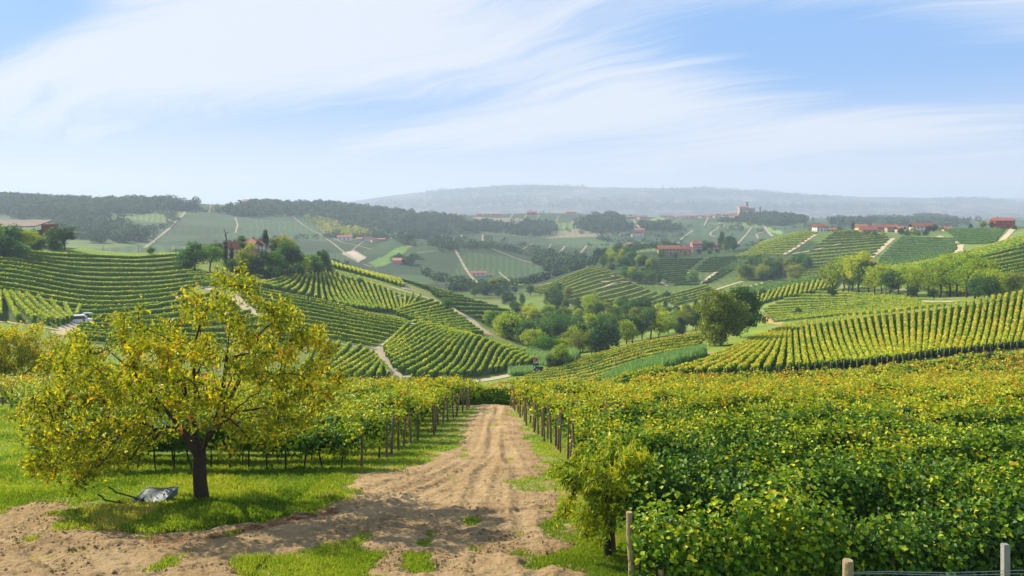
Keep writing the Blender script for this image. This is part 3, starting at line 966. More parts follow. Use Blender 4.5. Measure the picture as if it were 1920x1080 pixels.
FIELDS = [
    # edge A, edge B, spacing, depth limits, vbase, label
    ([(-60, 474), (-60, 505), (-60, 540), (-40, 562)], [(335, 482), (350, 500), (385, 530), (300, 575)], 12, (190, 330), 0.42, 'close vine rows covering the left hill under the barn', 'VINE_MID'),
    ([(172, 592), (150, 612), (140, 640)], [(400, 556), (470, 590), (585, 640)], 8, (120, 270), 0.36, 'vine rows behind the cherry tree crown', 'VINE_MID'),
    ([(350, 520), (380, 540)], [(480, 525), (520, 545)], 7, (250, 345), 0.4, 'vine rows in the shade under the farm knoll', 'VINE_MID'),
    ([(626, 503), (665, 513), (710, 525), (757, 540)], [(622, 490), (665, 500), (705, 511), (748, 527)], 17, (330, 440), 0.5, 'upright vine rows along the far crest', 'VINE_MID'),
    ([(755, 528), (800, 545), (822, 562), (850, 580), (905, 612)], [(770, 526), (850, 555), (900, 570), (960, 588), (1000, 604)], 14, (320, 470), 0.4, 'vine rows running down the far green shoulder', 'VINE_FAR'),
    ([(1452, 605), (1432, 580), (1500, 549)], [(1722, 594), (1776, 578), (1692, 556)], 12, (230, 400), 0.50, 'young vines on the bright green field beyond the twin trees', 'VINE_MID'),
    ([(1272, 612), (1300, 606), (1440, 568), (1500, 556), (1540, 547), (1560, 543)], [(1268, 580), (1330, 570), (1450, 548), (1510, 535), (1550, 528), (1575, 526)], 34, (260, 520), 0.48, 'short curved vine rows on the strip past the twin trees', 'VINE_MID'),
    ([(1680, 514), (1730, 507), (1790, 497), (1840, 484), (1890, 470), (1960, 452)], [(1640, 507), (1690, 500), (1745, 491), (1800, 477), (1850, 465), (1930, 444)], 26, (380, 520), 0.45, 'vine rows cresting the right ridge', 'VINE_MID'),
    ([(1700, 520), (1725, 545), (1790, 556)], [(1980, 455), (1980, 505), (1980, 548)], 13, (240, 470), 0.50, 'vines on the face above the yellow trees', 'VINE_MID'),
    ([(1428, 455), (1405, 472), (1378, 483)], [(1535, 438), (1502, 460), (1468, 480)], 11, (560, 860), 0.62, 'sunlit vine rows on the hill by the white house', 'VINE_MID'),
    ([(1582, 434), (1530, 465), (1490, 490), (1500, 524)], [(1622, 434), (1668, 450), (1642, 480), (1600, 520)], 20, (520, 860), 0.42, 'vine rows below the red-roofed hamlet', 'VINE_MID'),
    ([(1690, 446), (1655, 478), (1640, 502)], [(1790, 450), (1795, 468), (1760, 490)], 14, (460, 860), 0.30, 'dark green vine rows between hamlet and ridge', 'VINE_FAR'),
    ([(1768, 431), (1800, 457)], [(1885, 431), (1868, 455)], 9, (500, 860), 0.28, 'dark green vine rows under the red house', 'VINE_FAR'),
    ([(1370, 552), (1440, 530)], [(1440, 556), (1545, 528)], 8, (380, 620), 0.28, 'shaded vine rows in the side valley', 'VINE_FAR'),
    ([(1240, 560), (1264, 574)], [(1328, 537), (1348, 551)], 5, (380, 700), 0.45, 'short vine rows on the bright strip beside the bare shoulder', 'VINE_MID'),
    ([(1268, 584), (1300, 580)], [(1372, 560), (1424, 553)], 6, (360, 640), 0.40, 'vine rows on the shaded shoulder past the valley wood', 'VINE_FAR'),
    ([(985, 548), (1060, 565), (1140, 585)], [(1120, 502), (1200, 540), (1260, 556)], 14, (440, 720), 0.48, 'vine rows over the round central hill', 'VINE_MID'),
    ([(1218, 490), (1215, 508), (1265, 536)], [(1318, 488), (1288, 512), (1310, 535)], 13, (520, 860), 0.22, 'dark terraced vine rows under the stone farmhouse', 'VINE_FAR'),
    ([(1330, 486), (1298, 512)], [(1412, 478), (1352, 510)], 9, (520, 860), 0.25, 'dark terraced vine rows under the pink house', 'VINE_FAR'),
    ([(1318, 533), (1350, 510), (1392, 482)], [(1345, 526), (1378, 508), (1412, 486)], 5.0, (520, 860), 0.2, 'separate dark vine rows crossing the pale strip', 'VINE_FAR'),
]


def far_fields():
    rng = np.random.default_rng(9)
    for A, B, sp, yr, vb, lab, mt in FIELDS:
        rows = quad_block(A, B, sp, yr, yr, 0)
        V, Q, fv, nv = [], [], [], 0
        for P in rows:
            Ym = float(np.mean(P[:, 1]))
            leaf, dens = lod(min(Ym, 420))
            me = row_mesh('tmp', P, None, leaf * 1.1, dens * 0.9, rng, vbase=vb + .04, vtop=0.36, vsd=0.09, lump=.6, W=0.44, H=1.5 if 'left hill' in lab or 'cherry' in lab or 'central' in lab else (1.1 if 'bright green field' in lab else 1.8), lo=0.2, step=3.5)
            n = len(me.vertices)
            a = np.empty(n * 3, dtype=np.float32)
            me.vertices.foreach_get('co', a)
            f = np.empty(len(me.polygons) * 4, dtype=np.int32)
            me.loops.foreach_get('vertex_index', f)
            v = np.empty(len(me.polygons), dtype=np.float32)
            me.attributes['v'].data.foreach_get('value', v)
            bpy.data.meshes.remove(me)
            V.append(a.reshape(-1, 3)); Q.append(f.reshape(-1, 4) + nv); fv.append(v)
            nv += n
        o = link('vines', mesh_np('vines', np.vstack(V), np.vstack(Q), globals()[mt], fval=np.concatenate(fv)))
        tag(o, lab, None, None, 'stuff')
        print('field', lab[:30], len(rows), nv)


ROWS = {}
near_blocks()
mid_blocks()
far_fields()
build_ground()
# ------------------------------------------------------------------ trees
def skeleton(tips, fork, base, rng, sag=0.06, limbs=None, seg=5):
    """joins crown tips to the trunk; returns tubes (points, radii) and twig paths"""
    nodes = [np.array(base, float), (np.array(base) * .5 + np.array(fork) * .5) + rng.normal(0, .03, 3), np.array(fork, float)]
    par = [-1, 0, 1]
    dist = [0, 0.5, 1.0]
    if limbs is not None:
        for lb in limbs:
            p = 2
            for q in lb:
                nodes.append(np.array(q, float)); par.append(p)
                dist.append(dist[p] + np.linalg.norm(nodes[-1] - nodes[p])); p = len(nodes) - 1
    tips = tips[np.argsort(np.linalg.norm(tips - np.array(fork), axis=1))]
    paths = []
    for t in tips:
        A = np.array(nodes[2:])
        d = np.linalg.norm(A - t, axis=1) + 0.22 * np.array(dist[2:])
        k = int(np.argmin(d)) + 2
        p0 = nodes[k]
        D = t - p0
        L = np.linalg.norm(D)
        m = max(2, min(seg, int(L / 0.25) + 2))
        pts = [p0]
        p = k
        bow = rng.normal(0, 0.10 * L, 3) + np.array([0, 0, 0.12 * L])
        for s in np.linspace(0, 1, m + 1)[1:]:
            q = p0 + D * s + bow * (s * (1 - s) * 4 * 0.7) - np.array([0, 0, sag * L * s * s])
            nodes.append(q); par.append(p)
            dist.append(dist[p] + np.linalg.norm(q - nodes[p])); p = len(nodes) - 1
            pts.append(q)
        paths.append(np.array(pts))
    return np.array(nodes), np.array(par), paths


def tree_tubes(nodes, par, r0, rtip, sides=6, rmin=0.0, pw=0.58):
    n = len(nodes)
    cnt = np.zeros(n)
    kids = [[] for _ in range(n)]
    for i in range(n - 1, 0, -1):
        kids[par[i]].append(i)
    order = np.arange(n)
    for i in order[::-1]:
        if not kids[i]:
            cnt[i] = 1
        if par[i] >= 0:
            cnt[par[i]] += cnt[i]
    rad = rtip + (r0 - rtip) * (cnt / cnt[0]) ** pw
    b = MB()
    done = np.zeros(n, bool)
    for i in range(1, n):
        if done[i]:
            continue
        # chain from parent along the biggest child
        chain = [par[i], i]
        done[i] = True
        j = i
        while kids[j]:
            k = max(kids[j], key=lambda q: cnt[q])
            if done[k]:
                break
            done[k] = True
            chain.append(k)
            j = k
        r = rad[chain].copy()
        r[0] = min(r[0], r[1] * 1.25)
        if chain[0] == 0:
            r[0] = rad[0] * 1.18
        if r[1] < rmin:
            continue
        b.tube(nodes[chain], r, sides if r[0] > 0.02 else 4, cap=False)
    return b, rad


def crown_leaves(C, size, rng, droop=0.0, aspect=0.55, vmean=0.5, vsd=0.2, up=0.35, center=None):
    n = len(C)
    N = rng.normal(size=(n, 3)) * 0.8 + np.array([0, 0, up])
    if center is not None:
        o = C - center
        N = N + 0.7 * o / (np.linalg.norm(o, axis=1)[:, None] + 1e-6)
    D = rng.normal(size=(n, 3)) + np.array([0, 0, -droop])
    L = size * rng.uniform(0.65, 1.3, n)
    v, f = leaf_quads(C, L, L * aspect, N, rng, 0.25, D)
    pn = vnoise(C[:, 0] * 3.1 / (size * 12 + 1) + 3, C[:, 2] * 3.1 / (size * 12 + 1), 31)
    return v, f, np.clip(vmean + (pn - .5) * 0.3 + rng.normal(0, vsd, n), 0, 1)


def cluster_points(rng, shape, ncl, nper, spread):
    """leaf positions in clumps through a crown volume; shape(n) gives clump centres and the size of each"""
    c, s = shape(rng, ncl)
    P, = [np.repeat(c, nper, axis=0)]
    S = np.repeat(s, nper)
    d = rng.normal(size=(len(P), 3))
    d /= np.linalg.norm(d, axis=1)[:, None]
    r = rng.random(len(P)) ** 0.45
    P = P + d * (r * S * spread)[:, None] * np.array([1, 1, 0.75])
    return P, c


def ell_shape(rx, rz, zc, low=0.0, shell=0.55, lump=0.35, cone=0.0):
    def f(rng, n):
        d = rng.normal(size=(n, 3))
        d /= np.linalg.norm(d, axis=1)[:, None]
        r = (shell + (1 - shell) * rng.random(n)) * (1 - lump * rng.random(n) ** 2)
        p = d * r[:, None]
        if cone:
            k = 1 - cone * (p[:, 2] * 0.5 + 0.5)
            p[:, 0] *= k; p[:, 1] *= k
        c = p * np.array([rx, rx, rz]) + np.array([0, 0, zc])
        c[:, 2] = np.maximum(c[:, 2], low)
        return c, rng.uniform(0.13, 0.24, n)
    return f


PROTO = {}


def proto(kind, variant=0):
    """unit-height tree meshes: trunk with limbs, crown of small leaf faces"""
    key = (kind, variant)
    if key in PROTO:
        return PROTO[key]
    rng = np.random.default_rng(hash_kind(kind) + variant * 101)
    spec = {
        # rx, rz, zc, low, clumps, per clump, leaf, spread, shell, cone, trunk radius, vmean
        'round': (0.40, 0.40, 0.58, 0.14, 70, 46, 0.045, 0.74, 0.5, 0.0, 0.022, 0.5),
        'tall': (0.26, 0.45, 0.55, 0.10, 70, 44, 0.042, 0.66, 0.45, 0.15, 0.018, 0.5),
        'wide': (0.52, 0.33, 0.64, 0.25, 80, 44, 0.042, 0.74, 0.5, 0.0, 0.026, 0.5),
        'open': (0.40, 0.36, 0.64, 0.24, 46, 40, 0.040, 0.85, 0.6, 0.0, 0.020, 0.5),
        'bush': (0.62, 0.50, 0.46, 0.06, 60, 46, 0.065, 1.2, 0.45, 0.0, 0.022, 0.5),
        'cone': (0.24, 0.48, 0.52, 0.06, 80, 40, 0.034, 0.6, 0.35, 0.88, 0.020, 0.4),
        'column': (0.085, 0.49, 0.51, 0.03, 60, 40, 0.030, 0.35, 0.2, 0.45, 0.014, 0.4),
        'big': (0.44, 0.44, 0.54, 0.10, 150, 74, 0.034, 0.58, 0.5, 0.0, 0.020, 0.5),
    }[kind]
    rx, rz, zc, low, ncl, nper, lf, spr, shell, cone, tr, vm = spec
    P, c = cluster_points(rng, ell_shape(rx, rz, zc, low, shell, 0.35, cone), ncl, nper, spr)
    # lopsided outline
    P[:, 0] += 0.10 * (vnoise(P[:, 2] * 4, P[:, 1] * 3, variant) - .5)
    v, f, fv = crown_leaves(P, lf, rng, 0.2, 0.75, vm, 0.17, 0.3, np.array([0, 0, zc]))
    crown = (v, f, fv)
    sel = c[rng.permutation(len(c))[:26]] * np.array([0.85, 0.85, 0.95])
    nodes, par, _ = skeleton(sel, (0, 0, low + 0.10), (0, 0, -0.03), rng, 0.02, seg=3)
    b, _ = tree_tubes(nodes, par, tr, 0.003, 6)
    trunk = mesh_np('trunk', np.vstack(b.v), [np.vstack(b.f[k]) for k in (4, 3) if b.f[k]], BARK, smooth=True)
    PROTO[key] = (trunk, crown, {})
    return PROTO[key]


def hash_kind(s):
    return sum(ord(ch) * (i + 3) for i, ch in enumerate(s))


def tree(kind, loc, h, mat, label, group=None, rng=None, variant=None, sx=1.0, name='tree', cat='tree'):
    rng = rng or R_
    if variant is None:
        variant = int(rng.integers(0, 4))
    if kind == 'bush' and name == 'tree':
        name = cat = 'bush'
    trunk, crown, meshes = proto(kind, variant)
    if mat.name not in meshes:
        meshes[mat.name] = mesh_np('crown', crown[0], crown[1], mat, fval=crown[2])
    root = empty(name, loc, float(rng.uniform(0, 6.28)), label, cat, group)
    root.scale = (h * sx, h * sx, h)
    link('trunk', trunk, root)
    link('crown', meshes[mat.name], root)
    return root


# ---- the big cherry tree beside the track
def cherry():
    rng = np.random.default_rng(77)
    base = at(380, 942)
    Y0 = base[1]
    s = Y0 / F                                    # metres per photo pixel at the tree
    def loc(px, py, dy=0.0):
        return np.array([(px - 380) * s, dy, (942 - py) * s])
    env = [(75, 690), (62, 760), (80, 840), (150, 880), (250, 872), (300, 835), (340, 812), (430, 806), (520, 818), (590, 790), (635, 735), (640, 690), (610, 640),
           (585, 590), (545, 555), (505, 565), (470, 520), (430, 500), (385, 520), (350, 560), (300, 545), (270, 600), (215, 590), (180, 620), (130, 650)]
    E = np.array(env, float)
    tips = []
    ctr = np.array([345, 720.0])
    while len(tips) < 480:
        p = np.array([rng.uniform(55, 645), rng.uniform(490, 890)])
        if not inpoly(np.array([p[0]]), np.array([p[1]]), E)[0]:
            continue
        if ((p - np.array([372, 800])) ** 2 / np.array([75, 62]) ** 2).sum() < 1:
            continue
        if p[1] < 605 and rng.random() < .62:
            continue
        q = (p - ctr) / np.array([300, 230])
        dmax = math.sqrt(max(0.02, 1 - min(0.98, q @ q))) * 3.6
        dy = rng.uniform(-1, 1) * dmax
        tips.append(loc(p[0], p[1], dy))
    extra = [(420, 500), (436, 488), (410, 520), (448, 510), (205, 585), (185, 600), (500, 560), (512, 575), (545, 590), (600, 640), (620, 655), (355, 545), (330, 560), (300, 590), (478, 545),
             (440, 540), (395, 545), (560, 575), (580, 610), (250, 575), (150, 640), (100, 660)]
    tips += [loc(x, y, rng.uniform(-1.0, 1.0)) for x, y in extra]
    tips = np.array(tips)
    fork = loc(374, 850, 0)
    limbs = [[loc(350, 800, -.3), loc(312, 740, -.6), loc(265, 690, -.5), loc(205, 650, -.2)],
             [loc(352, 810, .5), loc(318, 765, 1.2), loc(290, 700, 1.7)],
             [loc(362, 800, .1), loc(358, 740, .3), loc(352, 660, .4), loc(372, 600, .2), loc(405, 550, .1)],
             [loc(400, 815, -.2), loc(425, 745, -.4), loc(433, 660, -.3), loc(437, 600, -.2)],
             [loc(402, 790, .5), loc(428, 720, 1.1), loc(480, 670, 1.3), loc(540, 640, 1.2)],
             [loc(395, 830, -.5), loc(420, 790, -1.2), loc(470, 755, -1.7)]]
    nodes, par, paths = skeleton(tips, fork, np.array([0, 0, -0.1]), rng, 0.10, limbs, 6)
    b, rad = tree_tubes(nodes, par, 0.185, 0.005, 9, pw=0.66)
    root = empty('cherry_tree', base, 0, 'broad yellow-leaved cherry tree standing in the grass left of the dirt track', 'tree')
    tr = b.build('trunk', BARK, root, smooth=True)
    C = []
    for p in paths:
        q = resample(p, 16)[3:]
        k = int(rng.integers(46, 74))
        i = rng.integers(0, len(q), k)
        C.append(q[i] + rng.normal(0, 0.115, (k, 3)) + np.array([0, 0, -0.08]))
    C = np.vstack(C)
    v, f, fv = crown_leaves(C, 0.142, rng, 1.3, 0.42, 0.45, 0.24, 0.5)
    link('crown', mesh_np('crown', v, f, CHERRY, fval=fv), root)
    return root


def small_fruit_trees():
    # peach tree in front of the right-hand rows
    rng = np.random.default_rng(31)
    base = at(1140, 1046)
    s = base[1] / F
    loc = lambda px, py, dy=0.0: np.array([(px - 1140) * s, dy, (1046 - py) * s])
    E = np.array([(1045, 905), (1060, 960), (1050, 985), (1080, 1000), (1095, 1020), (1130, 1000), (1180, 960), (1215, 900), (1222, 850), (1180, 828), (1120, 832), (1080, 850), (1050, 880)], float)
    tips = []
    while len(tips) < 110:
        p = np.array([rng.uniform(1035, 1225), rng.uniform(825, 1020)])
        if inpoly(np.array([p[0]]), np.array([p[1]]), E)[0]:
            tips.append(loc(p[0], p[1], rng.uniform(-.8, .8)))
    tips += [loc(1032, 885, 0), loc(1036, 895, .2), loc(1040, 968, -.2), loc(1048, 880, -.2)]
    nodes, par, paths = skeleton(np.array(tips), loc(1142, 900), np.array([0, 0, -.05]), rng, 0.1,
                                 [[loc(1120, 880, -.2)], [loc(1155, 870, .3)], [loc(1130, 950, -.25), loc(1110, 960, -.3)]], 4)
    b, _ = tree_tubes(nodes, par, 0.075, 0.004, 8)
    root = empty('peach_tree', base, 0, 'small peach tree with narrow yellowing leaves beside the track, before the vine rows', 'tree')
    b.build('trunk', BARK, root, smooth=True)
    C = []
    for p in paths:
        q = resample(p, 12)[3:]
        k = 62
        C.append(q[rng.integers(0, len(q), k)] + rng.normal(0, 0.075, (k, 3)))
    v, f, fv = crown_leaves(np.vstack(C), 0.15, rng, 1.5, 0.22, 0.5, 0.22, 0.3)
    link('crown', mesh_np('crown', v, f, PEACH, fval=fv), root)
    # yellowing fruit trees on the left edge behind the vines
    for i, (px, py, hpx, lab) in enumerate([(38, 742, 140, 'yellow-green fruit tree at the left edge behind the vine posts'), (120, 735, 96, 'low yellow-green fruit tree partly hidden by the cherry crown'),
                                            (-45, 745, 150, 'yellow-green fruit tree cut by the left edge of the view')]):
        rng = np.random.default_rng(50 + i)
        base = at(px, py, 50)
        s = base[1] / F
        h = hpx * s
        n = 120
        d = rng.normal(size=(n, 3)); d /= np.linalg.norm(d, axis=1)[:, None]
        tips = d * (rng.random(n)[:, None] ** 0.4) * np.array([h * .62, h * .5, h * .40]) + np.array([0, 0, h * .58])
        nodes, par, paths = skeleton(tips, (0, 0, h * .18), (0, 0, -.05), rng, 0.05, None, 4)
        b, _ = tree_tubes(nodes, par, 0.12, 0.006, 6)
        root = empty('fruit_tree', base, 0, lab, 'tree', 'fruit trees at the left edge')
        b.build('trunk', BARK, root, smooth=True)
        C = []
        for p in paths:
            q = resample(p, 10)[3:]
            C.append(q[rng.integers(0, len(q), 75)] + rng.normal(0, 0.28, (75, 3)))
        v, f, fv = crown_leaves(np.vstack(C), 0.21, rng, 0.8, 0.5, 0.5, 0.2, 0.5)
        link('crown', mesh_np('crown', v, f, CHERRY, fval=fv), root)


cherry()
small_fruit_trees()


def grow(lst, group):
    """list of (px, py of the foot, height in photo pixels, kind, material, label, depth limits)"""
    for px, py, hpx, kind, mat, lab, yr in lst:
        p = at(px, py, *yr)
        tree(kind, p - np.array([0, 0, 0.1]), hpx * p[1] / F * (1.12 if 'knoll' in group or 'barn' in group else 1), mat, lab, group)


# twin trees on the right slope
grow([(1352, 656, 112, 'big', T_OLIVE, 'large olive-green tree, left and taller of the twin trees above the reed strip', (170, 230)),
      (1392, 640, 100, 'big', T_DARK, 'large dark green tree, right of the twin trees above the reed strip', (190, 240)),
      (1338, 660, 50, 'bush', T_OLIVE, 'bushy growth at the foot of the twin trees', (170, 230))], 'twin trees on the right slope')

# round bushes and single trees in the vineyards
grow([(838, 584, 26, 'bush', T_GREEN, 'round green bush standing alone beside the earth road', (270, 372)),
      (835, 722, 20, 'bush', T_YEL, 'small yellowish tree at the foot of the striped slope', (120, 200)),
      (676, 536, 16, 'round', T_GREEN, 'small tree among the vines of the ribbed slope', (270, 372)),
      (283, 476, 14, 'bush', T_GREEN, 'green bush breaking the left hill crest', (200, 325)),
      (578, 572, 18, 'column', T_DARK, 'taller dark cypress on the sunlit crest', (200, 300)),
      (584, 572, 12, 'column', T_DARK, 'shorter dark cypress on the sunlit crest', (200, 300)),
      (1250, 560, 16, 'bush', T_GREEN, 'bush on the side of the dark terraced vines', (500, 800)),
      (1300, 528, 22, 'bush', T_GREEN, 'bush at the lower end of the pale strip', (450, 800)),
      (1328, 552, 12, 'bush', T_DARK, 'bush on the bare shoulder', (380, 640)),
      (1305, 578, 18, 'tall', T_DARK, 'narrow dark tree before the bare bank', (380, 560)),
      (1430, 556, 17, 'round', T_GREEN, 'lone round tree beside the curved vine strip', (300, 500)),
      (1498, 590, 14, 'bush', T_DARK, 'dark bush at the end of the green field', (240, 420))], 'single trees and bushes in the vineyards')

# farm knoll on the left
KN = (255, 352)
grow([(365, 508, 52, 'round', T_GREEN, 'rounded green tree at the left end of the farm knoll', KN), (395, 510, 48, 'wide', T_GREEN, 'spreading green tree left of the farm roofs', KN),
      (350, 505, 34, 'bush', T_GREEN, 'bushy tree on the left edge of the farm knoll', KN), (410, 490, 34, 'round', T_DARK, 'dark tree beside the farm roof', KN),
      (423, 500, 46, 'column', T_DARK, 'tall dark cypress before the farm roof', KN), (434, 500, 40, 'column', T_DARK, 'dark cypress beside the red farm roof', KN),
      (455, 512, 58, 'cone', T_DARK, 'broad dark conifer in the middle of the farm knoll', KN), (462, 518, 50, 'round', T_OLIVE, 'pale olive tree low on the farm knoll', KN),
      (453, 462, 20, 'round', T_GREEN, 'small round tree between the farm roofs', KN), (498, 466, 38, 'cone', T_DARK, 'dark pine above the farm roofs', KN),
      (530, 470, 40, 'wide', T_OLIVE, 'large olive-brown tree on top of the knoll', KN), (518, 462, 30, 'round', T_GREEN, 'green tree beside the large olive-brown one', KN),
      (495, 510, 40, 'round', T_DARK, 'dark rounded tree under the farm buildings', KN), (515, 514, 42, 'round', T_GREEN, 'green rounded tree under the farm buildings', KN),
      (535, 502, 46, 'round', T_GREEN, 'broad green tree right of the farm buildings', KN), (550, 510, 44, 'round', T_DARK, 'dark green tree on the right slope of the knoll', KN),
      (565, 512, 34, 'bush', T_YEL, 'yellow-green bush on the right slope of the knoll', KN), (585, 512, 34, 'bush', T_GREEN, 'green bush near the right end of the knoll', KN),
      (604, 508, 40, 'round', T_GREEN, 'round green tree ending the farm knoll on the right', KN), (480, 520, 34, 'bush', T_DARK, 'dark bush at the foot of the knoll', KN),
      (532, 522, 30, 'bush', T_GREEN, 'bright bush at the foot of the knoll', KN), (556, 520, 26, 'bush', T_DARK, 'dark bush at the right foot of the knoll', KN),
      (440, 516, 30, 'bush', T_DARK, 'dark bush under the tall cypress', KN), (505, 524, 24, 'bush', T_DARK, 'dark low bush above the road bend', KN),
      (590, 516, 24, 'bush', T_DARK, 'dark low bush at the knoll corner', KN), (614, 508, 24, 'bush', T_DARK, 'last dark bush on the knoll', KN),
      (470, 480, 24, 'round', T_YEL, 'yellow-green tree behind the farm roofs', KN), (547, 490, 34, 'round', T_YEL, 'yellow-green tree beside the broad green one', KN)], 'trees on the farm knoll')

# trees round the barn on the left hill
BN = (200, 315)
grow([(20, 476, 52, 'round', T_GREEN, 'bright green tree in front of the barn', BN), (48, 478, 46, 'wide', T_YEL, 'yellow-green tree right of the barn front', BN),
      (-15, 478, 60, 'round', T_GREEN, 'green tree at the left edge by the barn', BN), (120, 470, 44, 'wide', T_DARK, 'spreading dark tree standing free beside the barn', BN),
      (103, 468, 36, 'bush', T_GREEN, 'bush between the barn and the spreading tree', BN), (68, 474, 30, 'bush', T_DARK, 'dark bush against the barn wall', BN),
      (5, 484, 40, 'bush', T_DARK, 'dark bush below the barn', BN), (35, 488, 32, 'bush', T_GREEN, 'low green bush below the barn', BN)], 'trees round the barn')


def valley_wood():
    rng = np.random.default_rng(404)
    names = {'T_GREEN': 'green', 'T_DARK': 'dark green', 'T_YEL': 'yellowing', 'T_OLIVE': 'olive', 'T_SILV': 'silvery'}
    # main wood in the valley behind the striped slope
    band = [(930, 655, 60), (960, 672, 70), (985, 662, 78), (1010, 680, 70), (1040, 690, 60), (1065, 672, 80), (1090, 668, 76), (1120, 660, 80), (1150, 652, 76), (1180, 645, 74),
            (1210, 640, 66), (1240, 635, 62), (1270, 628, 56), (1295, 622, 46), (945, 630, 52), (975, 635, 60), (1005, 640, 60), (1035, 645, 64), (1060, 640, 60),
            (1085, 632, 66), (1115, 628, 60), (1145, 622, 62), (1175, 615, 56), (1205, 610, 52), (1235, 606, 46), (1265, 604, 40), (1290, 606, 34),
            (990, 610, 40), (1020, 615, 44), (1050, 612, 42), (1080, 605, 44), (1110, 600, 46), (1140, 598, 40), (1170, 592, 40), (1200, 590, 36), (1235, 588, 30),
            (1120, 584, 48), (1150, 580, 30), (1085, 585, 34), (1055, 590, 32), (1025, 590, 28), (1180, 578, 26), (1210, 574, 24), (990, 586, 26)]
    mats = ['T_GREEN', 'T_DARK', 'T_DARK', 'T_YEL', 'T_OLIVE', 'T_GREEN', 'T_YEL', 'T_DARK']
    kinds = ['round', 'tall', 'round', 'round', 'bush', 'tall', 'wide']
    cnt = {}
    for i, (px, py, h) in enumerate(band):
        for q in range(3):
            x, y, hh = px + rng.uniform(-14, 14), py + rng.uniform(-9, 7), h * rng.uniform(0.50, 0.86)
            if x < 1030:
                y = min(y, 618 + (x - 925) * .62)
            m = mats[int(rng.integers(0, len(mats)))]
            k = kinds[int(rng.integers(0, len(kinds)))]
            p = at(x, y, 268 if x < 1012 else 205, 560)
            shape = {'round': 'rounded', 'tall': 'tall', 'bush': 'leafy', 'wide': 'spreading'}[k]
            noun = 'bush' if k == 'bush' else 'tree'
            edge = 'front edge' if i < 14 else ('middle' if i < 27 else 'far side')
            lab = '%s %s %s on the %s of the valley wood' % (shape, names[m], noun, edge)
            tree(k, p, hh * p[1] / F, globals()[m], lab, '%s %s %s growth on the %s of the valley wood' % (shape, names[m], noun, edge), rng)
    # far valley floor
    for i in range(34):
        x = rng.uniform(890, 1075)
        y = rng.uniform(545, 588) if x > 950 else rng.uniform(540, 562)
        p = at(x, y, 420, 800)
        m = ['T_DARK', 'T_GREEN', 'T_OLIVE', 'T_DARK'][int(rng.integers(0, 4))]
        tree(['round', 'tall', 'bush'][int(rng.integers(0, 3))], p, rng.uniform(16, 28) * p[1] / F, globals()[m],
             '%s growth of trees on the far valley floor' % names[m], '%s growth of trees on the far valley floor' % names[m], rng)
    # wood on the central hill
    for i in range(56):
        t = rng.random()
        x = np.interp(t, [0, .35, .7, 1], [1125, 1160, 1195, 1225]) + rng.uniform(-22, 22)
        y = np.interp(x, [1100, 1140, 1180, 1240], [488, 510, 530, 545]) - rng.uniform(0, 48)
        y = max(y, 474)
        if x > 1222 and y < 500:
            continue
        p = at(x, y, 520, 860)
        m = ['T_GREEN', 'T_DARK', 'T_GREEN', 'T_YEL'][int(rng.integers(0, 4))]
        tree(['round', 'round', 'tall'][int(rng.integers(0, 3))], p, rng.uniform(16, 27) * p[1] / F, globals()[m],
             '%s tree in the wood on the central hill' % names[m], '%s trees in the wood on the central hill' % names[m], rng)
    for i in range(46):
        x, y = rng.uniform(1225, 1425), rng.uniform(545, 612)
        if not inpoly(np.array([x]), np.array([y]), [(1225, 585), (1260, 562), (1330, 558), (1425, 548), (1425, 562), (1330, 566), (1262, 582), (1262, 612), (1300, 614), (1290, 618), (1225, 606)])[0]:
            continue
        p = at(x, y, 380, 640) if y < 590 else at(x, y, 240, 520)
        m = ['T_DARK', 'T_GREEN', 'T_OLIVE', 'T_GREEN'][int(rng.integers(0, 4))]
        tree('bush', p, rng.uniform(8, 17) * p[1] / F, globals()[m], '%s bush scattered on the bank before the central hill' % names[m], '%s bushes on the bank before the central hill' % names[m], rng)
    # clump on the right, below the hamlet
    for i in range(44):
        x = rng.uniform(1385, 1515)
        y = np.interp(x, [1385, 1420, 1460, 1515], [525, 530, 530, 522]) - rng.uniform(0, 26)
        p = at(x, y, 420, 800)
        m = ['T_DARK', 'T_GREEN', 'T_DARK', 'T_GREEN', 'T_OLIVE'][int(rng.integers(0, 5))]
        tree(['round', 'round', 'bush', 'tall'][int(rng.integers(0, 4))], p, rng.uniform(18, 32) * p[1] / F, globals()[m],
             '%s growth in the copse below the bright vine hill' % names[m], '%s growth in the copse below the bright vine hill' % names[m], rng)
    # yellowing locusts on the right bank
    row = [(1562, 544, 48, 'T_OLIVE'), (1580, 548, 52, 'T_YEL'), (1597, 546, 60, 'T_YEL'), (1612, 552, 66, 'T_YEL'), (1628, 552, 56, 'T_DARK'), (1640, 555, 40, 'T_YEL'), (1652, 556, 52, 'T_YEL'),
           (1670, 557, 44, 'T_DARK'), (1685, 556, 46, 'T_YEL'), (1702, 556, 52, 'T_YEL'), (1722, 558, 50, 'T_YEL'), (1742, 556, 58, 'T_YEL'), (1762, 558, 62, 'T_YEL'), (1780, 557, 66, 'T_YEL'),
           (1795, 557, 64, 'T_YEL'), (1812, 558, 68, 'T_YEL'), (1828, 560, 66, 'T_YEL'), (1846, 560, 62, 'T_YEL'), (1835, 566, 40, 'T_DARK'), (1855, 566, 42, 'T_DARK'), (1710, 562, 24, 'T_DARK'), (1750, 563, 20, 'T_DARK'),
           (1592, 548, 36, 'T_SILV'), (1868, 562, 46, 'T_YEL'), (1900, 560, 44, 'T_OLIVE'), (1650, 530, 30, 'T_GREEN'), (1620, 520, 26, 'T_GREEN'), (1560, 560, 20, 'T_DARK')]
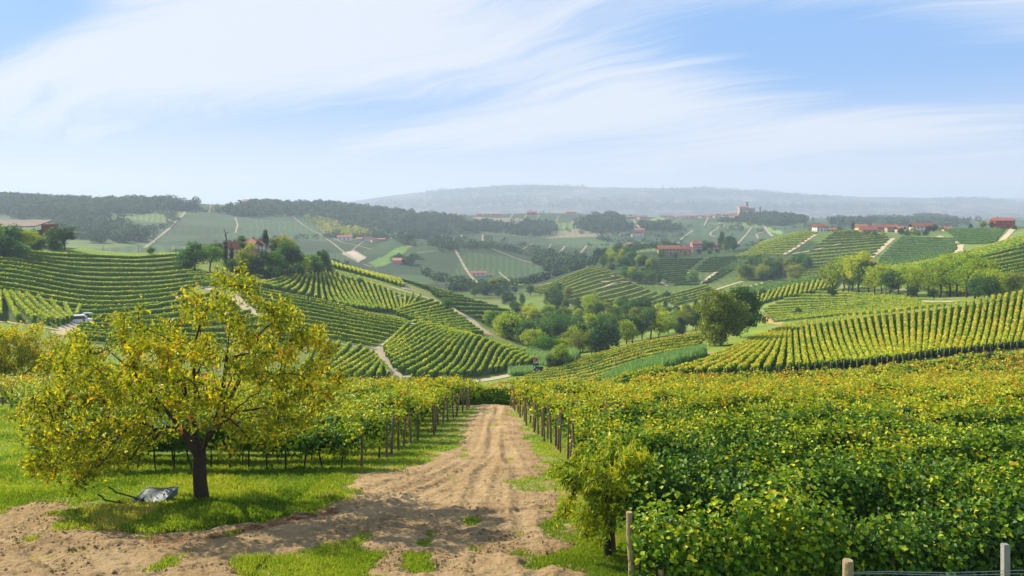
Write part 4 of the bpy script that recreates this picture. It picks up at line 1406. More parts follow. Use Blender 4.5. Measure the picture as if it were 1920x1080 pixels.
    for i, (x, y, h, m) in enumerate(row):
        h *= 1.2
        p = at(x, y, 225, 400)
        tree('open' if m == 'T_YEL' else 'round', p, h * p[1] / F, globals()[m],
             '%s %s tree on the bank under the right ridge, %s from the left' % ('tall' if h > 55 else ('mid-sized' if h > 35 else 'low'), names[m], ordinal(i + 1)), 'trees along the bank under the right ridge', rng,
             sx=1.1)


valley_wood()

# trees that half hide the houses
HT = (560, 900)
grow([(1352, 470, 38, 'cone', T_DARK, 'tall conifer behind the brown-roofed house on the central hilltop', (640, 960)), (1368, 472, 34, 'round', T_DARK, 'dark round tree right of the central hilltop houses', (640, 960)),
      (1375, 474, 24, 'round', T_DARK, 'smaller dark tree right of the central hilltop houses', (640, 960)), (1361, 473, 20, 'round', T_YEL, 'yellow-green tree between the dark ones on the central hilltop', (640, 960)),
      (1322, 462, 22, 'round', T_GREEN, 'green tree behind the pink villa', (640, 960)), (1333, 460, 20, 'round', T_GREEN, 'green tree right of the pink villa roof', (640, 960)), (1240, 482, 14, 'bush', T_GREEN, 'bush below the left end of the stone farmhouse', (640, 960)),
      (1265, 483, 10, 'bush', T_DARK, 'low bush before the stone farmhouse', (640, 960)), (1310, 476, 10, 'bush', T_DARK, 'dark bush before the pink villa', (640, 960)), (1330, 476, 9, 'bush', T_GREEN, 'green bush below the brown-roofed house', (640, 960)),
      (1345, 474, 8, 'bush', T_DARK, 'dark bush at the white annex', (640, 960)), (1240, 470, 16, 'round', T_GREEN, 'tree at the left end of the stone farmhouse', (640, 960)),
      (1690, 440, 13, 'bush', T_DARK, 'dark bush before the hamlet middle', HT), (1700, 442, 12, 'bush', T_GREEN, 'green bush before the hamlet middle', HT), (1712, 440, 14, 'bush', T_OLIVE, 'olive bush left of the long white house front', HT),
      (1722, 442, 10, 'bush', T_GREEN, 'low bush under the long white house', HT), (1735, 442, 11, 'bush', T_DARK, 'dark low bush under the long white house', HT), (1742, 438, 16, 'round', T_DARK, 'dark tree at the right corner of the long white house', HT),
      (1752, 437, 18, 'round', T_DARK, 'taller dark tree right of the long white house', HT), (1762, 434, 11, 'round', T_YEL, 'yellow tree beyond the long white house', HT), (1626, 442, 9, 'bush', T_GREEN, 'bush below the open barn of the hamlet', HT),
      (1640, 444, 10, 'bush', T_GREEN, 'green bush below the hamlet', HT), (1655, 443, 9, 'bush', T_YEL, 'yellow-green bush below the hamlet', HT), (1600, 432, 20, 'cone', T_DARK, 'dark fir at the left of the hamlet', HT), (1575, 431, 10, 'bush', T_GREEN, 'bush between the villa and the hamlet', HT),
      (1516, 432, 9, 'round', T_YEL, 'small bright round tree left of the white villa', HT), (1820, 431, 12, 'round', T_DARK, 'dark round bush left of the red house', HT), (1843, 431, 18, 'round', T_YEL, 'bright yellow-green tree left of the red house', HT),
      (1860, 431, 17, 'round', T_DARK, 'dark green tree beside the red house', HT), (1880, 432, 7, 'bush', T_DARK, 'low bush before the red house', HT), (1902, 431, 9, 'bush', T_DARK, 'dark bush at the right of the red house', HT), (1870, 433, 7, 'bush', T_GREEN, 'low green bush left of the red house wall', HT)],
     'trees by the hilltop houses')


def reeds():
    rng = np.random.default_rng(15)
    def bed(poly, n, h, lab, yr):
        V, Fq, fv = [], [], []
        P = ats(poly, *yr)
        lo, hi = P[:, :2].min(0), P[:, :2].max(0)
        pts = rng.uniform(lo, hi, (n * 6, 2))
        pts = pts[inpoly(pts[:, 0], pts[:, 1], P[:, :2])][:n]
        C = np.c_[pts, tz(pts[:, 0], pts[:, 1])]
        k = len(C)
        hh = h * rng.uniform(0.55, 1.1, k)
        C[:, 2] += hh * .5
        D = np.c_[rng.normal(0, .22, k) + .15, rng.normal(0, .22, k), np.ones(k)]
        N = np.c_[rng.normal(size=(k, 2)), np.full(k, .2)]
        v, f = leaf_quads(C, hh, 0.22 + 0.10 * rng.random(k), N, rng, 0.3, D)
        o = link('reeds', mesh_np('reeds', v, f, T_SILV, fval=np.clip(rng.normal(.6, .22, k), 0, 1)))
        tag(o, lab, None, None, 'stuff')
    bed([(1128, 728), (1160, 722), (1240, 702), (1325, 672), (1322, 664), (1230, 686), (1150, 712)], 9000, 2.2, 'pale green reeds filling the ditch beside the right vine hill', (110, 230))
    bed([(985, 676), (1005, 684), (1030, 690), (1045, 680), (1010, 664)], 2200, 4.0, 'pale reeds at the edge of the valley wood', (190, 300))
    bed([(1040, 690), (1060, 692), (1085, 680), (1070, 670)], 2200, 4.0, 'pale reeds right of the tractor', (190, 300))
    bed([(953, 706), (1000, 704), (998, 694), (952, 697)], 1400, 1.7, 'pale reeds at the lower corner of the striped slope', (160, 220))


reeds()


def woods():
    """far woods that read as one mass"""
    rng = np.random.default_rng(88)
    def wood(poly, n, h, lab, yr, mat, dens_leaf=44):
        P = ats(poly, *yr)
        lo, hi = P[:, :2].min(0), P[:, :2].max(0)
        pts = rng.uniform(lo, hi, (n * 12, 2))
        jx = (fbm(pts[:, 0] / 45, pts[:, 1] / 45, 3, 5) - .5) * 110
        jy = (fbm(pts[:, 0] / 45 + 9, pts[:, 1] / 45, 3, 6) - .5) * 160
        pts = pts[inpoly(pts[:, 0] + jx, pts[:, 1] + jy, P[:, :2])][:n]
        if len(pts) == 0:
            print('empty wood', lab)
            return
        k = len(pts)
        hh = h * rng.uniform(0.45, 1.3, k)
        C = np.c_[pts, tz(pts[:, 0], pts[:, 1])]
        m = dens_leaf
        base = np.repeat(C, m, axis=0)
        H = np.repeat(hh, m)
        d = rng.normal(size=(k * m, 3)); d /= np.linalg.norm(d, axis=1)[:, None]
        q = base + d * (H * .42 * rng.uniform(.75, 1.05, k * m))[:, None] + np.c_[np.zeros((k * m, 2)), H * .5]
        tv = np.repeat(rng.normal(0, .2, k), m)
        v, f = leaf_quads(q, H * .24, H * .21, d + rng.normal(0, .35, d.shape), rng, 0.2)
        o = link('woodland', mesh_np('woodland', v, f, T_FAR if mat is T_DARK or mat is T_GREEN else mat, fval=np.clip(0.45 + (.2 if mat is T_GREEN else 0) + tv + rng.normal(0, .12, k * m), 0, 1)))
        tag(o, lab, None, None, 'stuff')
    FAR = (900, 2400)
    wood([(-30, 366), (60, 371), (150, 374), (235, 380), (300, 381), (285, 398), (180, 412), (60, 414), (-30, 402)], 1300, 13, 'dark wood along the top of the left ridge', FAR, T_GREEN)
    wood([(278, 381), (340, 378), (345, 396), (330, 402), (290, 396)], 220, 13, 'dark wood left of the smooth hill field', FAR, T_DARK)
    wood([(100, 415), (200, 416), (215, 430), (180, 440), (110, 440)], 120, 13, 'wood patches on the left slope', FAR, T_GREEN)
    wood([(195, 440), (270, 432), (280, 452), (230, 468), (190, 455)], 120, 13, 'hazy trees in the fold of the left slope', FAR, T_GREEN)
    wood([(445, 388), (500, 381), (560, 386), (640, 391), (700, 396), (760, 402), (770, 416), (740, 440), (680, 444), (650, 430), (600, 412), (540, 406), (470, 412), (440, 405)], 1400, 14, 'dark wood covering the middle ridge', FAR, T_GREEN)
    wood([(590, 408), (650, 428), (690, 446), (660, 448), (600, 424)], 160, 12, 'lighter trees along the wood edge', FAR, T_OLIVE)
    wood([(770, 404), (850, 408), (900, 420), (960, 425), (960, 440), (870, 436), (780, 444), (740, 448)], 700, 12, 'wood belt across the middle slope', FAR, T_DARK)
    wood([(960, 418), (1010, 420), (1030, 436), (1050, 444), (980, 444), (950, 436)], 300, 12, 'wood belt under the central ridge', FAR, T_DARK)
    wood([(1080, 435), (1100, 410), (1145, 406), (1178, 418), (1180, 434), (1130, 442)], 360, 14, 'dark wood on the central ridge', FAR, T_DARK)
    wood([(1205, 424), (1250, 420), (1255, 434), (1210, 434)], 120, 12, 'trees under the village slope', FAR, T_DARK)
    wood([(1015, 478), (1070, 482), (1110, 496), (1100, 508), (1050, 505), (1010, 492)], 160, 10, 'trees on the fold left of the central hill', (760, 1300), T_DARK)
    wood([(1000, 490), (1060, 492), (1110, 490), (1060, 500), (1010, 500)], 90, 9, 'scrub in the fold left of the central hill', (700, 1300), T_GREEN)
    wood([(1395, 412), (1440, 402), (1480, 408), (1500, 418), (1470, 424), (1400, 424)], 420, 14, 'dark wooded flank right of the castle', (1400, 2400), T_DARK)
    wood([(1350, 414), (1400, 411), (1400, 416), (1352, 418)], 60, 9, 'trees under the castle walls', (1400, 2400), T_DARK)
    wood([(1535, 418), (1640, 413), (1760, 412), (1830, 420), (1760, 426), (1640, 426), (1545, 424)], 420, 15, 'tree belt behind the hamlet', (1300, 2700), T_DARK)
    wood([(1715, 406), (1780, 405), (1790, 411), (1715, 412)], 90, 15, 'trees on the small far hill', (1800, 3200), T_DARK)
    wood([(600, 414), (612, 408), (620, 416), (605, 420)], 20, 10, 'trees in a gap of the middle wood', FAR, T_OLIVE)
    wood([(560, 498), (640, 506), (640, 500), (560, 494)], 30, 8, 'distant trees past the farm knoll', (500, 900), T_GREEN)
    wood([(735, 498), (770, 500), (775, 492), (740, 490)], 40, 9, 'trees round the lone far farmhouse', (700, 1200), T_DARK)
    # ridge far away
    for (a, b_), n in ((([(780, 366), (960, 352), (1060, 352), (1110, 356), (1000, 362), (850, 368)], 'wooded crest of the far ridge'), 900),
                       (([(1180, 364), (1330, 356), (1460, 366), (1600, 374), (1460, 376), (1300, 368)], 'wooded crest of the far right ridge'), 900),
                       (([(700, 384), (900, 372), (1100, 378), (1340, 384), (1600, 388), (1800, 388), (1500, 396), (1100, 394), (760, 392)], 'scattered woods on the far ridge flank'), 1200),
                       (([(1740, 378), (1830, 374), (1900, 380), (1800, 384)], 'wooded crest at the far right'), 400)):
        wood(a, n, 34, b_, (4800, 8800), T_DARK, 14)



def hedges():
    """hedge trees and scrub strung along field edges in the far hills"""
    rng = np.random.default_rng(99)
    n = 60000
    Y = np.exp(rng.uniform(math.log(620), math.log(2600), n))
    X = rng.uniform(-.72, .72, n) * Y
    q = np.abs(fbm(X / 210, Y / 210, 3, 12) - .5)
    q2 = fbm(X / 120, Y / 120, 2, 14)
    k = (q < 0.011) & (q2 > .40)
    k &= ~((X > .27 * Y) & (Y < 900))
    X, Y = X[k][:2600], Y[k][:2600]
    hh = rng.uniform(3.0, 9.0, len(X))
    C = np.c_[X, Y, tz(X, Y)]
    m = 22
    base, H = np.repeat(C, m, axis=0), np.repeat(hh, m)
    d = rng.normal(size=(len(H), 3)); d /= np.linalg.norm(d, axis=1)[:, None]
    p = base + d * (H * .42)[:, None] * np.array([1.3, 1.3, 1]) + np.c_[np.zeros((len(H), 2)), H * .45]
    v, f = leaf_quads(p, H * .32, H * .28, d + rng.normal(0, .35, d.shape), rng, .2)
    o = link('hedgerows', mesh_np('hedgerows', v, f, T_FAR, fval=np.clip(.5 + np.repeat(rng.normal(0, .25, len(X)), m) + rng.normal(0, .12, len(H)), 0, 1)))
    tag(o, 'dark hedges and scrub along the field edges of the far hills', None, None, 'stuff')


woods()
hedges()
# ------------------------------------------------------------------ dirt track, grass, posts
RUTS = [  # wheel tracks as photo polylines
    [(921, 765), (912, 785), (897, 805), (888, 825), (880, 845), (850, 868), (800, 890), (720, 912), (620, 945), (480, 985), (300, 1020), (60, 1050)],
    [(935, 765), (930, 785), (925, 805), (924, 825), (915, 845), (890, 872), (850, 900), (780, 935), (680, 975), (560, 1010), (380, 1050), (100, 1110)],
    [(915, 765), (915, 790), (905, 815), (898, 840), (885, 862), (845, 890), (780, 915), (700, 940)],
    [(928, 765), (924, 800), (925, 830), (918, 862), (900, 900), (880, 960), (860, 1010), (830, 1090)],
    [(935, 770), (940, 820), (960, 870), (975, 910), (980, 960), (985, 1010), (1010, 1090)],
    [(-20, 985), (100, 1000), (220, 1040), (300, 1090)], [(-20, 1010), (60, 1035), (140, 1090)],
    [(1040, 1000), (960, 1015), (860, 1020), (740, 1035)], [(1030, 955), (960, 965), (860, 968), (760, 985)],
]


def build_track():
    px = np.arange(-130, 1180, 2.4)
    ly = np.linspace(math.log(13.4), math.log(58), 760)
    PX, LY = np.meshgrid(px, ly)
    Y = np.exp(LY)
    X = (PX - 960) / F * Y
    m = dirt_mask(X, Y).astype(float)
    def blur(a, k):
        for ax in (0, 1):
            c = np.cumsum(np.insert(np.pad(a, [(k, k) if q == ax else (0, 0) for q in (0, 1)], mode='edge'), 0, 0, axis=ax), axis=ax)
            a = (np.take(c, range(2 * k + 1, c.shape[ax]), axis=ax) - np.take(c, range(0, c.shape[ax] - 2 * k - 1), axis=ax)) / (2 * k + 1)
        return a
    ms = blur(m, 2)
    mw = blur(m, 7)
    rut = np.zeros(X.shape)
    worn = np.zeros(X.shape)
    for j, r in enumerate(RUTS):
        P = resample(np.c_[pl(r), np.zeros(len(r))], 160)[:, :2]
        dmin = np.full(X.shape, 9.0)
        smin = np.zeros(X.shape)
        cum = np.r_[0, np.cumsum(np.linalg.norm(np.diff(P, axis=0), axis=1))]
        for i in range(len(P) - 1):
            a, b_ = P[i], P[i + 1]
            dx, dy = b_ - a
            L2 = dx * dx + dy * dy + 1e-9
            t = np.clip(((X - a[0]) * dx + (Y - a[1]) * dy) / L2, 0, 1)
            d = np.hypot(X - a[0] - t * dx, Y - a[1] - t * dy)
            k = d < dmin
            dmin[k] = d[k]
            smin[k] = (cum[i] + t * math.sqrt(L2))[k]
        fade = 0.45 + 0.75 * vnoise(smin * 0.5, smin * 0 + j, 60 + j)
        g = np.exp(-(dmin / 0.17) ** 2) * fade
        berm = np.exp(-((dmin - 0.36) / 0.12) ** 2) * fade
        tread = np.sin(smin * 2 * pi / 0.25 + dmin * 9) * np.exp(-(dmin / 0.24) ** 4) * np.clip(fade - .3, 0, 1)
        rut += -0.070 * g + 0.045 * berm + 0.036 * tread
        worn = np.maximum(worn, g * np.clip((vnoise(X * .8, Y * .8, 71) - .25) * 1.6, 0, 1))
    clod = (fbm(X * 2.2, Y * 2.2, 5, 51) - .5) * 0.05 + (fbm(X * 9, Y * 9, 3, 53) - .5) * 0.09
    clod += np.clip(fbm(X * 0.9 + Y * .8, Y * 2.6 - X * .6, 4, 57) - .56, 0, 1) * 0.25 * np.clip((34 - Y) / 10, 0.2, 1)
    Z = tz(X, Y) - 0.05 + 0.055 * ms + 0.055 * mw ** 2 + np.maximum(mw * (rut * .8 + clod * .85), -0.048)
    # reddish dry plant litter along the lower edge of the turf
    rp = pl([(235, 1012), (330, 1012), (420, 998), (520, 975), (640, 955), (640, 965), (520, 990), (430, 1010), (330, 1026), (240, 1022)])
    wx = (fbm(X * 2, Y * 2, 3, 61) - .5) * 1.0
    rust = blur(inpoly(X + wx, Y + wx, rp).astype(float), 3) * np.clip(fbm(X * 4, Y * 4, 3, 63) * 2.2 - .45, 0, 1)
    V = np.stack([X, Y, Z], -1).reshape(-1, 3)
    ny, nx = X.shape
    i = np.arange(ny - 1)[:, None] * nx + np.arange(nx - 1)[None]
    keep = (ms[:-1, :-1] + ms[1:, 1:] + ms[1:, :-1] + ms[:-1, 1:]) > 0
    i = i[keep]
    Fq = np.stack([i, i + 1, i + nx + 1, i + nx], -1).reshape(-1, 4)
    o = link('dirt_track', mesh_np('dirt_track', V, Fq, TRACK, smooth=True, vval={'rust': rust.ravel(), 'worn': worn.ravel()}))
    tag(o, 'rutted pale clay track running down between the vine rows', None, None, 'structure')


build_track()


def build_grass():
    rng = np.random.default_rng(61)
    n = 75000
    px, py = rng.uniform(-60, 1240, n), rng.uniform(0, 1, n) ** 0.9 * 335 + 763
    far_r = rng.uniform(1040, 1960, 9000), rng.uniform(1010, 1110, 9000)
    px, py = np.r_[px, far_r[0]], np.r_[py, far_r[1]]
    Y = 6750 / (py - 640)
    X = (px - 960) / F * Y
    inside = dirt_mask(X, Y)
    rv = inpoly(X, Y, pl([(935, 775), (962, 775), (1000, 825), (1040, 880), (1060, 930), (1000, 925), (960, 870), (940, 820)]))
    sparse = rng.random(len(X)) < np.where(rv, .55, 0.02) * np.clip(vnoise(X * 1.5, Y * 1.5, 20) * 2 - .4, 0, 1)
    soft = dirt_mask(X, Y, 2.8)
    sparse |= inside & ~soft & (rng.random(len(X)) < .45)
    keep = (~inside & ~(soft & (rng.random(len(X)) < .45))) | sparse
    # nothing under the dense rows
    keep &= ~((X > PATH_R(Y) + 3) & (Y > 17)) & ~((X < PATH_L(Y) - 3.5) & (X > LEFT_E(Y) + 3) & (Y > 30.5))
    X, Y, inside = X[keep], Y[keep], inside[keep]
    m = 4
    X = np.repeat(X, m) + rng.normal(0, .07, len(X) * m)
    Y = np.repeat(Y, m) + rng.normal(0, .10, len(Y) * m)
    inside = np.repeat(inside, m)
    k = len(X)
    tall = fbm(X * .55, Y * .55, 3, 23)
    # rough weeds round the barrow and along the lower edge of the turf
    wp = pl([(150, 965), (230, 938), (340, 935), (430, 950), (560, 940), (640, 930), (640, 950), (540, 970), (420, 990), (290, 1005), (200, 1000)])
    weed = inpoly(X, Y, wp)
    h = np.where(weed, 0.08 + 0.24 * tall, 0.05 + 0.22 * np.clip(tall - .22, 0, 1) + 0.03 * rng.random(k)) * rng.uniform(.6, 1.2, k)
    h = np.where((X > -5) & (X < 3) & ~weed, h * .6, h)
    h = np.where(inside, h * .5, h)
    h = np.where((np.abs(X + 10.3) < 1.5) & (np.abs(Y - 22.0) < .9), h * .5, h)
    h *= np.interp(Y, [14, 30, 56], [1, 1.1, 1.5])
    C = np.c_[X, Y, tz(X, Y) + h * .42]
    D = np.c_[rng.normal(0, .38, k), rng.normal(0, .38, k), np.ones(k)]
    N = np.c_[rng.normal(size=(k, 2)), np.full(k, .3)]
    w = np.where(weed, 0.035, 0.020) * np.interp(Y, [14, 30, 56], [1, 1.5, 2.6])
    v, f = leaf_quads(C, h, w, N, rng, 0.3, D)
    verge = (X > -6) & (X < 2.2) & (Y > 20)
    fv = 0.38 + np.where(inside, .3, 0) + np.where(rng.random(k) < .06, .5, 0) + (fbm(X * .5, Y * .5, 3, 29) - .5) * 0.9 + rng.normal(0, .13, k) + np.where(verge, .18, 0) + np.where(weed & (X < -9.3), .25, 0) - np.where(weed & (X > -9.3), .12, 0)
    o = link('grass', mesh_np('grass', v, f, GRASS, fval=np.clip(fv, 0, 1)))
    tag(o, 'green grass and weeds beside the track and under the cherry tree', None, None, 'stuff')


build_grass()


def clods():
    """loose clods and stones on the track"""
    rng = np.random.default_rng(17)
    px, py = rng.uniform(-40, 1100, 9000), rng.uniform(0, 1, 9000) ** .8 * 300 + 780
    Y = 6750 / (py - 640)
    X = (px - 960) / F * Y
    k = dirt_mask(X, Y) & (vnoise(X * .8, Y * .8, 33) > .42)
    X, Y = X[k], Y[k]
    n = len(X)
    s = 0.012 + 0.035 * rng.random(n) ** 3
    oct_ = np.array([[1, 0, 0], [0, 1, 0], [-1, 0, 0], [0, -1, 0], [0, 0, .7], [0, 0, -.7]], float)
    V = oct_[None] * s[:, None, None] * rng.uniform(.6, 1.3, (n, 6, 3)) * np.array([1.3, 1.3, 1])
    V = V + np.c_[X, Y, tz(X, Y) + .085][:, None, :]
    T = np.array([[0, 1, 4], [1, 2, 4], [2, 3, 4], [3, 0, 4], [1, 0, 5], [2, 1, 5], [3, 2, 5], [0, 3, 5]])
    o = link('clods', mesh_np('clods', V.reshape(-1, 3), (np.arange(n)[:, None, None] * 6 + T[None]).reshape(-1, 3), TRACK))
    tag(o, 'loose clay clods strewn over the rutted track', None, None, 'stuff')


clods()


def ribbon(b, pts, width, yr):
    P = ats(pts, *yr)
    Q = resample(P, max(4, int(plen(P) / max(1.5, P[:, 1].mean() * 0.006))))
    k = len(Q)
    sm = np.convolve(np.pad(Q[:, 0], 2, mode='edge'), np.ones(5) / 5, 'valid'), np.convolve(np.pad(Q[:, 1], 2, mode='edge'), np.ones(5) / 5, 'valid')
    Q[:, 0], Q[:, 1] = sm
    T = np.gradient(Q[:, :2], axis=0)
    T /= np.linalg.norm(T, axis=1)[:, None] + 1e-9
    S = np.stack([T[:, 1], -T[:, 0]], 1)
    wv = width * (0.75 + 0.5 * vnoise(Q[:, 0] * .2, Q[:, 1] * .2, 3))
    cols = np.linspace(-.5, .5, 5)
    V = []
    for c in cols:
        x, y = Q[:, 0] + S[:, 0] * wv * c, Q[:, 1] + S[:, 1] * wv * c
        V.append(np.c_[x, y, tz(x, y) + 0.05 + y * 5e-4 - (0.04 if abs(c) == .5 else 0)])
    V = np.stack(V, 1).reshape(-1, 3)
    i = np.arange(k - 1)[:, None] * 5 + np.arange(4)[None]
    b.add(V, np.stack([i, i + 1, i + 6, i + 5], -1).reshape(-1, 4))


def roads():
    groups = {
        ('earth_road', 'pale earth road winding up past the parked car'): [([(800, 732), (772, 726), (748, 710), (729, 690), (717, 668), (713, 657), (735, 641), (760, 623), (772, 613)], 3.2, (110, 262)),
            ([(713, 657), (690, 653), (650, 647), (600, 637), (545, 622), (500, 602), (462, 578), (432, 552)], 3.0, (150, 275)), ([(800, 732), (770, 733), (752, 729)], 5, (110, 200))],
        ('earth_road', 'pale earth road curving round the farm knoll'): [([(330, 512), (352, 524), (382, 538), (405, 545)], 3.0, (240, 330)),
            ([(488, 528), (530, 520), (572, 515), (612, 511), (640, 516), (690, 529), (740, 541), (790, 556), (812, 563), (842, 577), (880, 598), (918, 630)], 3.4, (280, 420)), ([(748, 528), (756, 535), (764, 545)], 4, (340, 420))],
        ('earth_road', 'patch of pale earth where the white van stands'): [([(130, 632), (150, 616), (165, 602), (188, 596)], 6, (130, 240)), ([(150, 588), (165, 600)], 5, (150, 240)), ([(-40, 602), (60, 612), (130, 622)], 2.5, (120, 220))],
        ('valley_road', 'narrow valley road along the foot of the striped slope'): [([(790, 727), (850, 719), (900, 714), (940, 708), (962, 703), (985, 697)], 3, (140, 225))],
        ('field_path', 'pale field paths on the hills in the middle distance'): [
            ([(846, 458), (852, 466), (864, 488), (878, 512), (897, 532)], 6, (650, 1250)), ([(757, 481), (800, 472), (846, 470), (880, 468)], 5, (800, 1250)), ([(748, 455), (775, 466)], 6, (900, 1250)),
            ([(794, 500), (820, 516), (843, 533)], 4, (650, 1100)), ([(910, 462), (960, 482), (1012, 497)], 6, (800, 1250)), ([(935, 510), (960, 530)], 4, (650, 1000)), ([(700, 540), (770, 530), (860, 535), (900, 535)], 4, (600, 800)),
            ([(890, 534), (1000, 536), (1060, 538)], 4, (600, 800)), ([(680, 495), (700, 503)], 5, (700, 1000)),
            ([(1060, 462), (1048, 478)], 6, (900, 1500)), ([(1101, 461), (1090, 474), (1078, 480)], 6, (900, 1500)), ([(1035, 458), (1022, 478)], 4, (900, 1500)), ([(1180, 467), (1150, 474), (1138, 480)], 6, (850, 1500)), ([(1000, 457), (966, 475)], 4, (900, 1500))],
        ('field_path', 'pale field paths on the far slopes'): [
            ([(333, 411), (318, 428), (295, 447), (270, 466)], 8, (800, 1700)), ([(354, 378), (347, 398), (340, 409), (328, 411), (300, 405)], 9, (1100, 1700)), ([(441, 408), (446, 422), (441, 438)], 6, (1000, 1700)),
            ([(200, 408), (208, 420)], 7, (1000, 1700)), ([(398, 378), (392, 400)], 4, (1100, 1700)), ([(540, 400), (600, 440), (640, 470), (670, 490)], 5, (900, 1900)), ([(600, 430), (640, 455), (700, 470)], 4, (900, 1900)),
            ([(1011, 403), (1002, 424)], 5, (1500, 2200)), ([(1048, 405), (1040, 425)], 5, (1500, 2200)), ([(1080, 409), (1070, 422)], 7, (1500, 2200)), ([(988, 403), (980, 414)], 6, (1500, 2200)), ([(962, 402), (955, 412)], 6, (1500, 2200)),
            ([(1187, 412), (1194, 422), (1202, 432)], 9, (1300, 2200)), ([(1278, 406), (1258, 424)], 7, (1400, 2200)), ([(1330, 406), (1320, 425)], 7, (1400, 2200)), ([(1300, 432), (1280, 446), (1264, 462)], 7, (950, 1800)),
            ([(1348, 418), (1352, 424), (1334, 436), (1330, 442), (1345, 446)], 9, (1100, 1900)), ([(1424, 417), (1436, 428), (1450, 444)], 10, (1100, 1900)), ([(1410, 426), (1395, 445), (1383, 458)], 7, (1000, 1900)),
            ([(1345, 428), (1390, 426), (1432, 424)], 6, (1100, 1900)), ([(1438, 432), (1418, 440), (1422, 448)], 7, (1000, 1900)), ([(830, 430), (870, 436), (960, 440), (1040, 446), (1150, 444)], 5, (1200, 1800)),
            ([(828, 440), (830, 450)], 6, (1100, 1800)), ([(865, 440), (867, 450)], 6, (1100, 1800)), ([(905, 440), (905, 456)], 6, (1100, 1800)), ([(690, 450), (660, 470)], 4, (900, 1500))],
        ('field_path', 'bare pale strips between the right-hand vineyards'): [
            ([(1390, 482), (1352, 508), (1320, 532)], 9, (430, 860)), ([(1292, 487), (1284, 511)], 5, (520, 860)), ([(1280, 512), (1322, 512)], 3, (520, 860)), ([(1231, 488), (1219, 503)], 5, (520, 860)), ([(1221, 517), (1236, 528), (1254, 538)], 4, (500, 800)),
            ([(1677, 447), (1650, 470), (1626, 490)], 6, (450, 860)), ([(1467, 480), (1500, 461), (1532, 440)], 5, (500, 860)), ([(1800, 460), (1790, 478)], 7, (440, 800)), ([(1758, 443), (1775, 450), (1797, 457)], 5, (480, 860)),
            ([(1902, 428), (1890, 440), (1878, 452)], 6, (440, 800)), ([(1590, 433), (1606, 437), (1625, 448)], 6, (480, 860)), ([(1510, 432), (1528, 436)], 6, (600, 860)), ([(1480, 478), (1520, 472), (1570, 460), (1600, 452)], 3, (500, 860)),
            ([(1520, 474), (1540, 472), (1560, 466)], 3, (500, 860)), ([(1400, 540), (1440, 528)], 4, (380, 700)), ([(1290, 562), (1340, 545), (1395, 528)], 4, (380, 700)), ([(1225, 585), (1290, 565)], 3, (380, 600)),
            ([(1700, 590), (1760, 580), (1800, 572)], 5, (220, 400)), ([(1716, 499), (1745, 494)], 4, (330, 460)), ([(1560, 548), (1640, 558), (1730, 566), (1800, 566)], 6, (240, 400)),
            ([(1150, 515), (1145, 520)], 4, (500, 800)), ([(1120, 530), (1160, 528), (1205, 532)], 4, (500, 800)), ([(1160, 528), (1130, 540), (1090, 552)], 3, (480, 800)), ([(1370, 560), (1420, 545), (1400, 548)], 3, (380, 640)),
            ([(1900, 455), (1960, 446)], 4, (380, 520)), ([(1250, 590), (1300, 578), (1345, 568)], 9, (380, 520))],
    }
    for (nm, lab), lst in groups.items():
        thin = 0.5 if nm == 'field_path' else 1.0
        b = MB()
        for pts, w_, yr in lst:
            ribbon(b, pts, w_ * thin * (1.5 if 'strips' in lab else 1), yr)
        tag(b.build(nm, PATHM if 'far slopes' in lab or 'middle distance' in lab else EARTH, smooth=True), lab, None, None, 'structure')


roads()


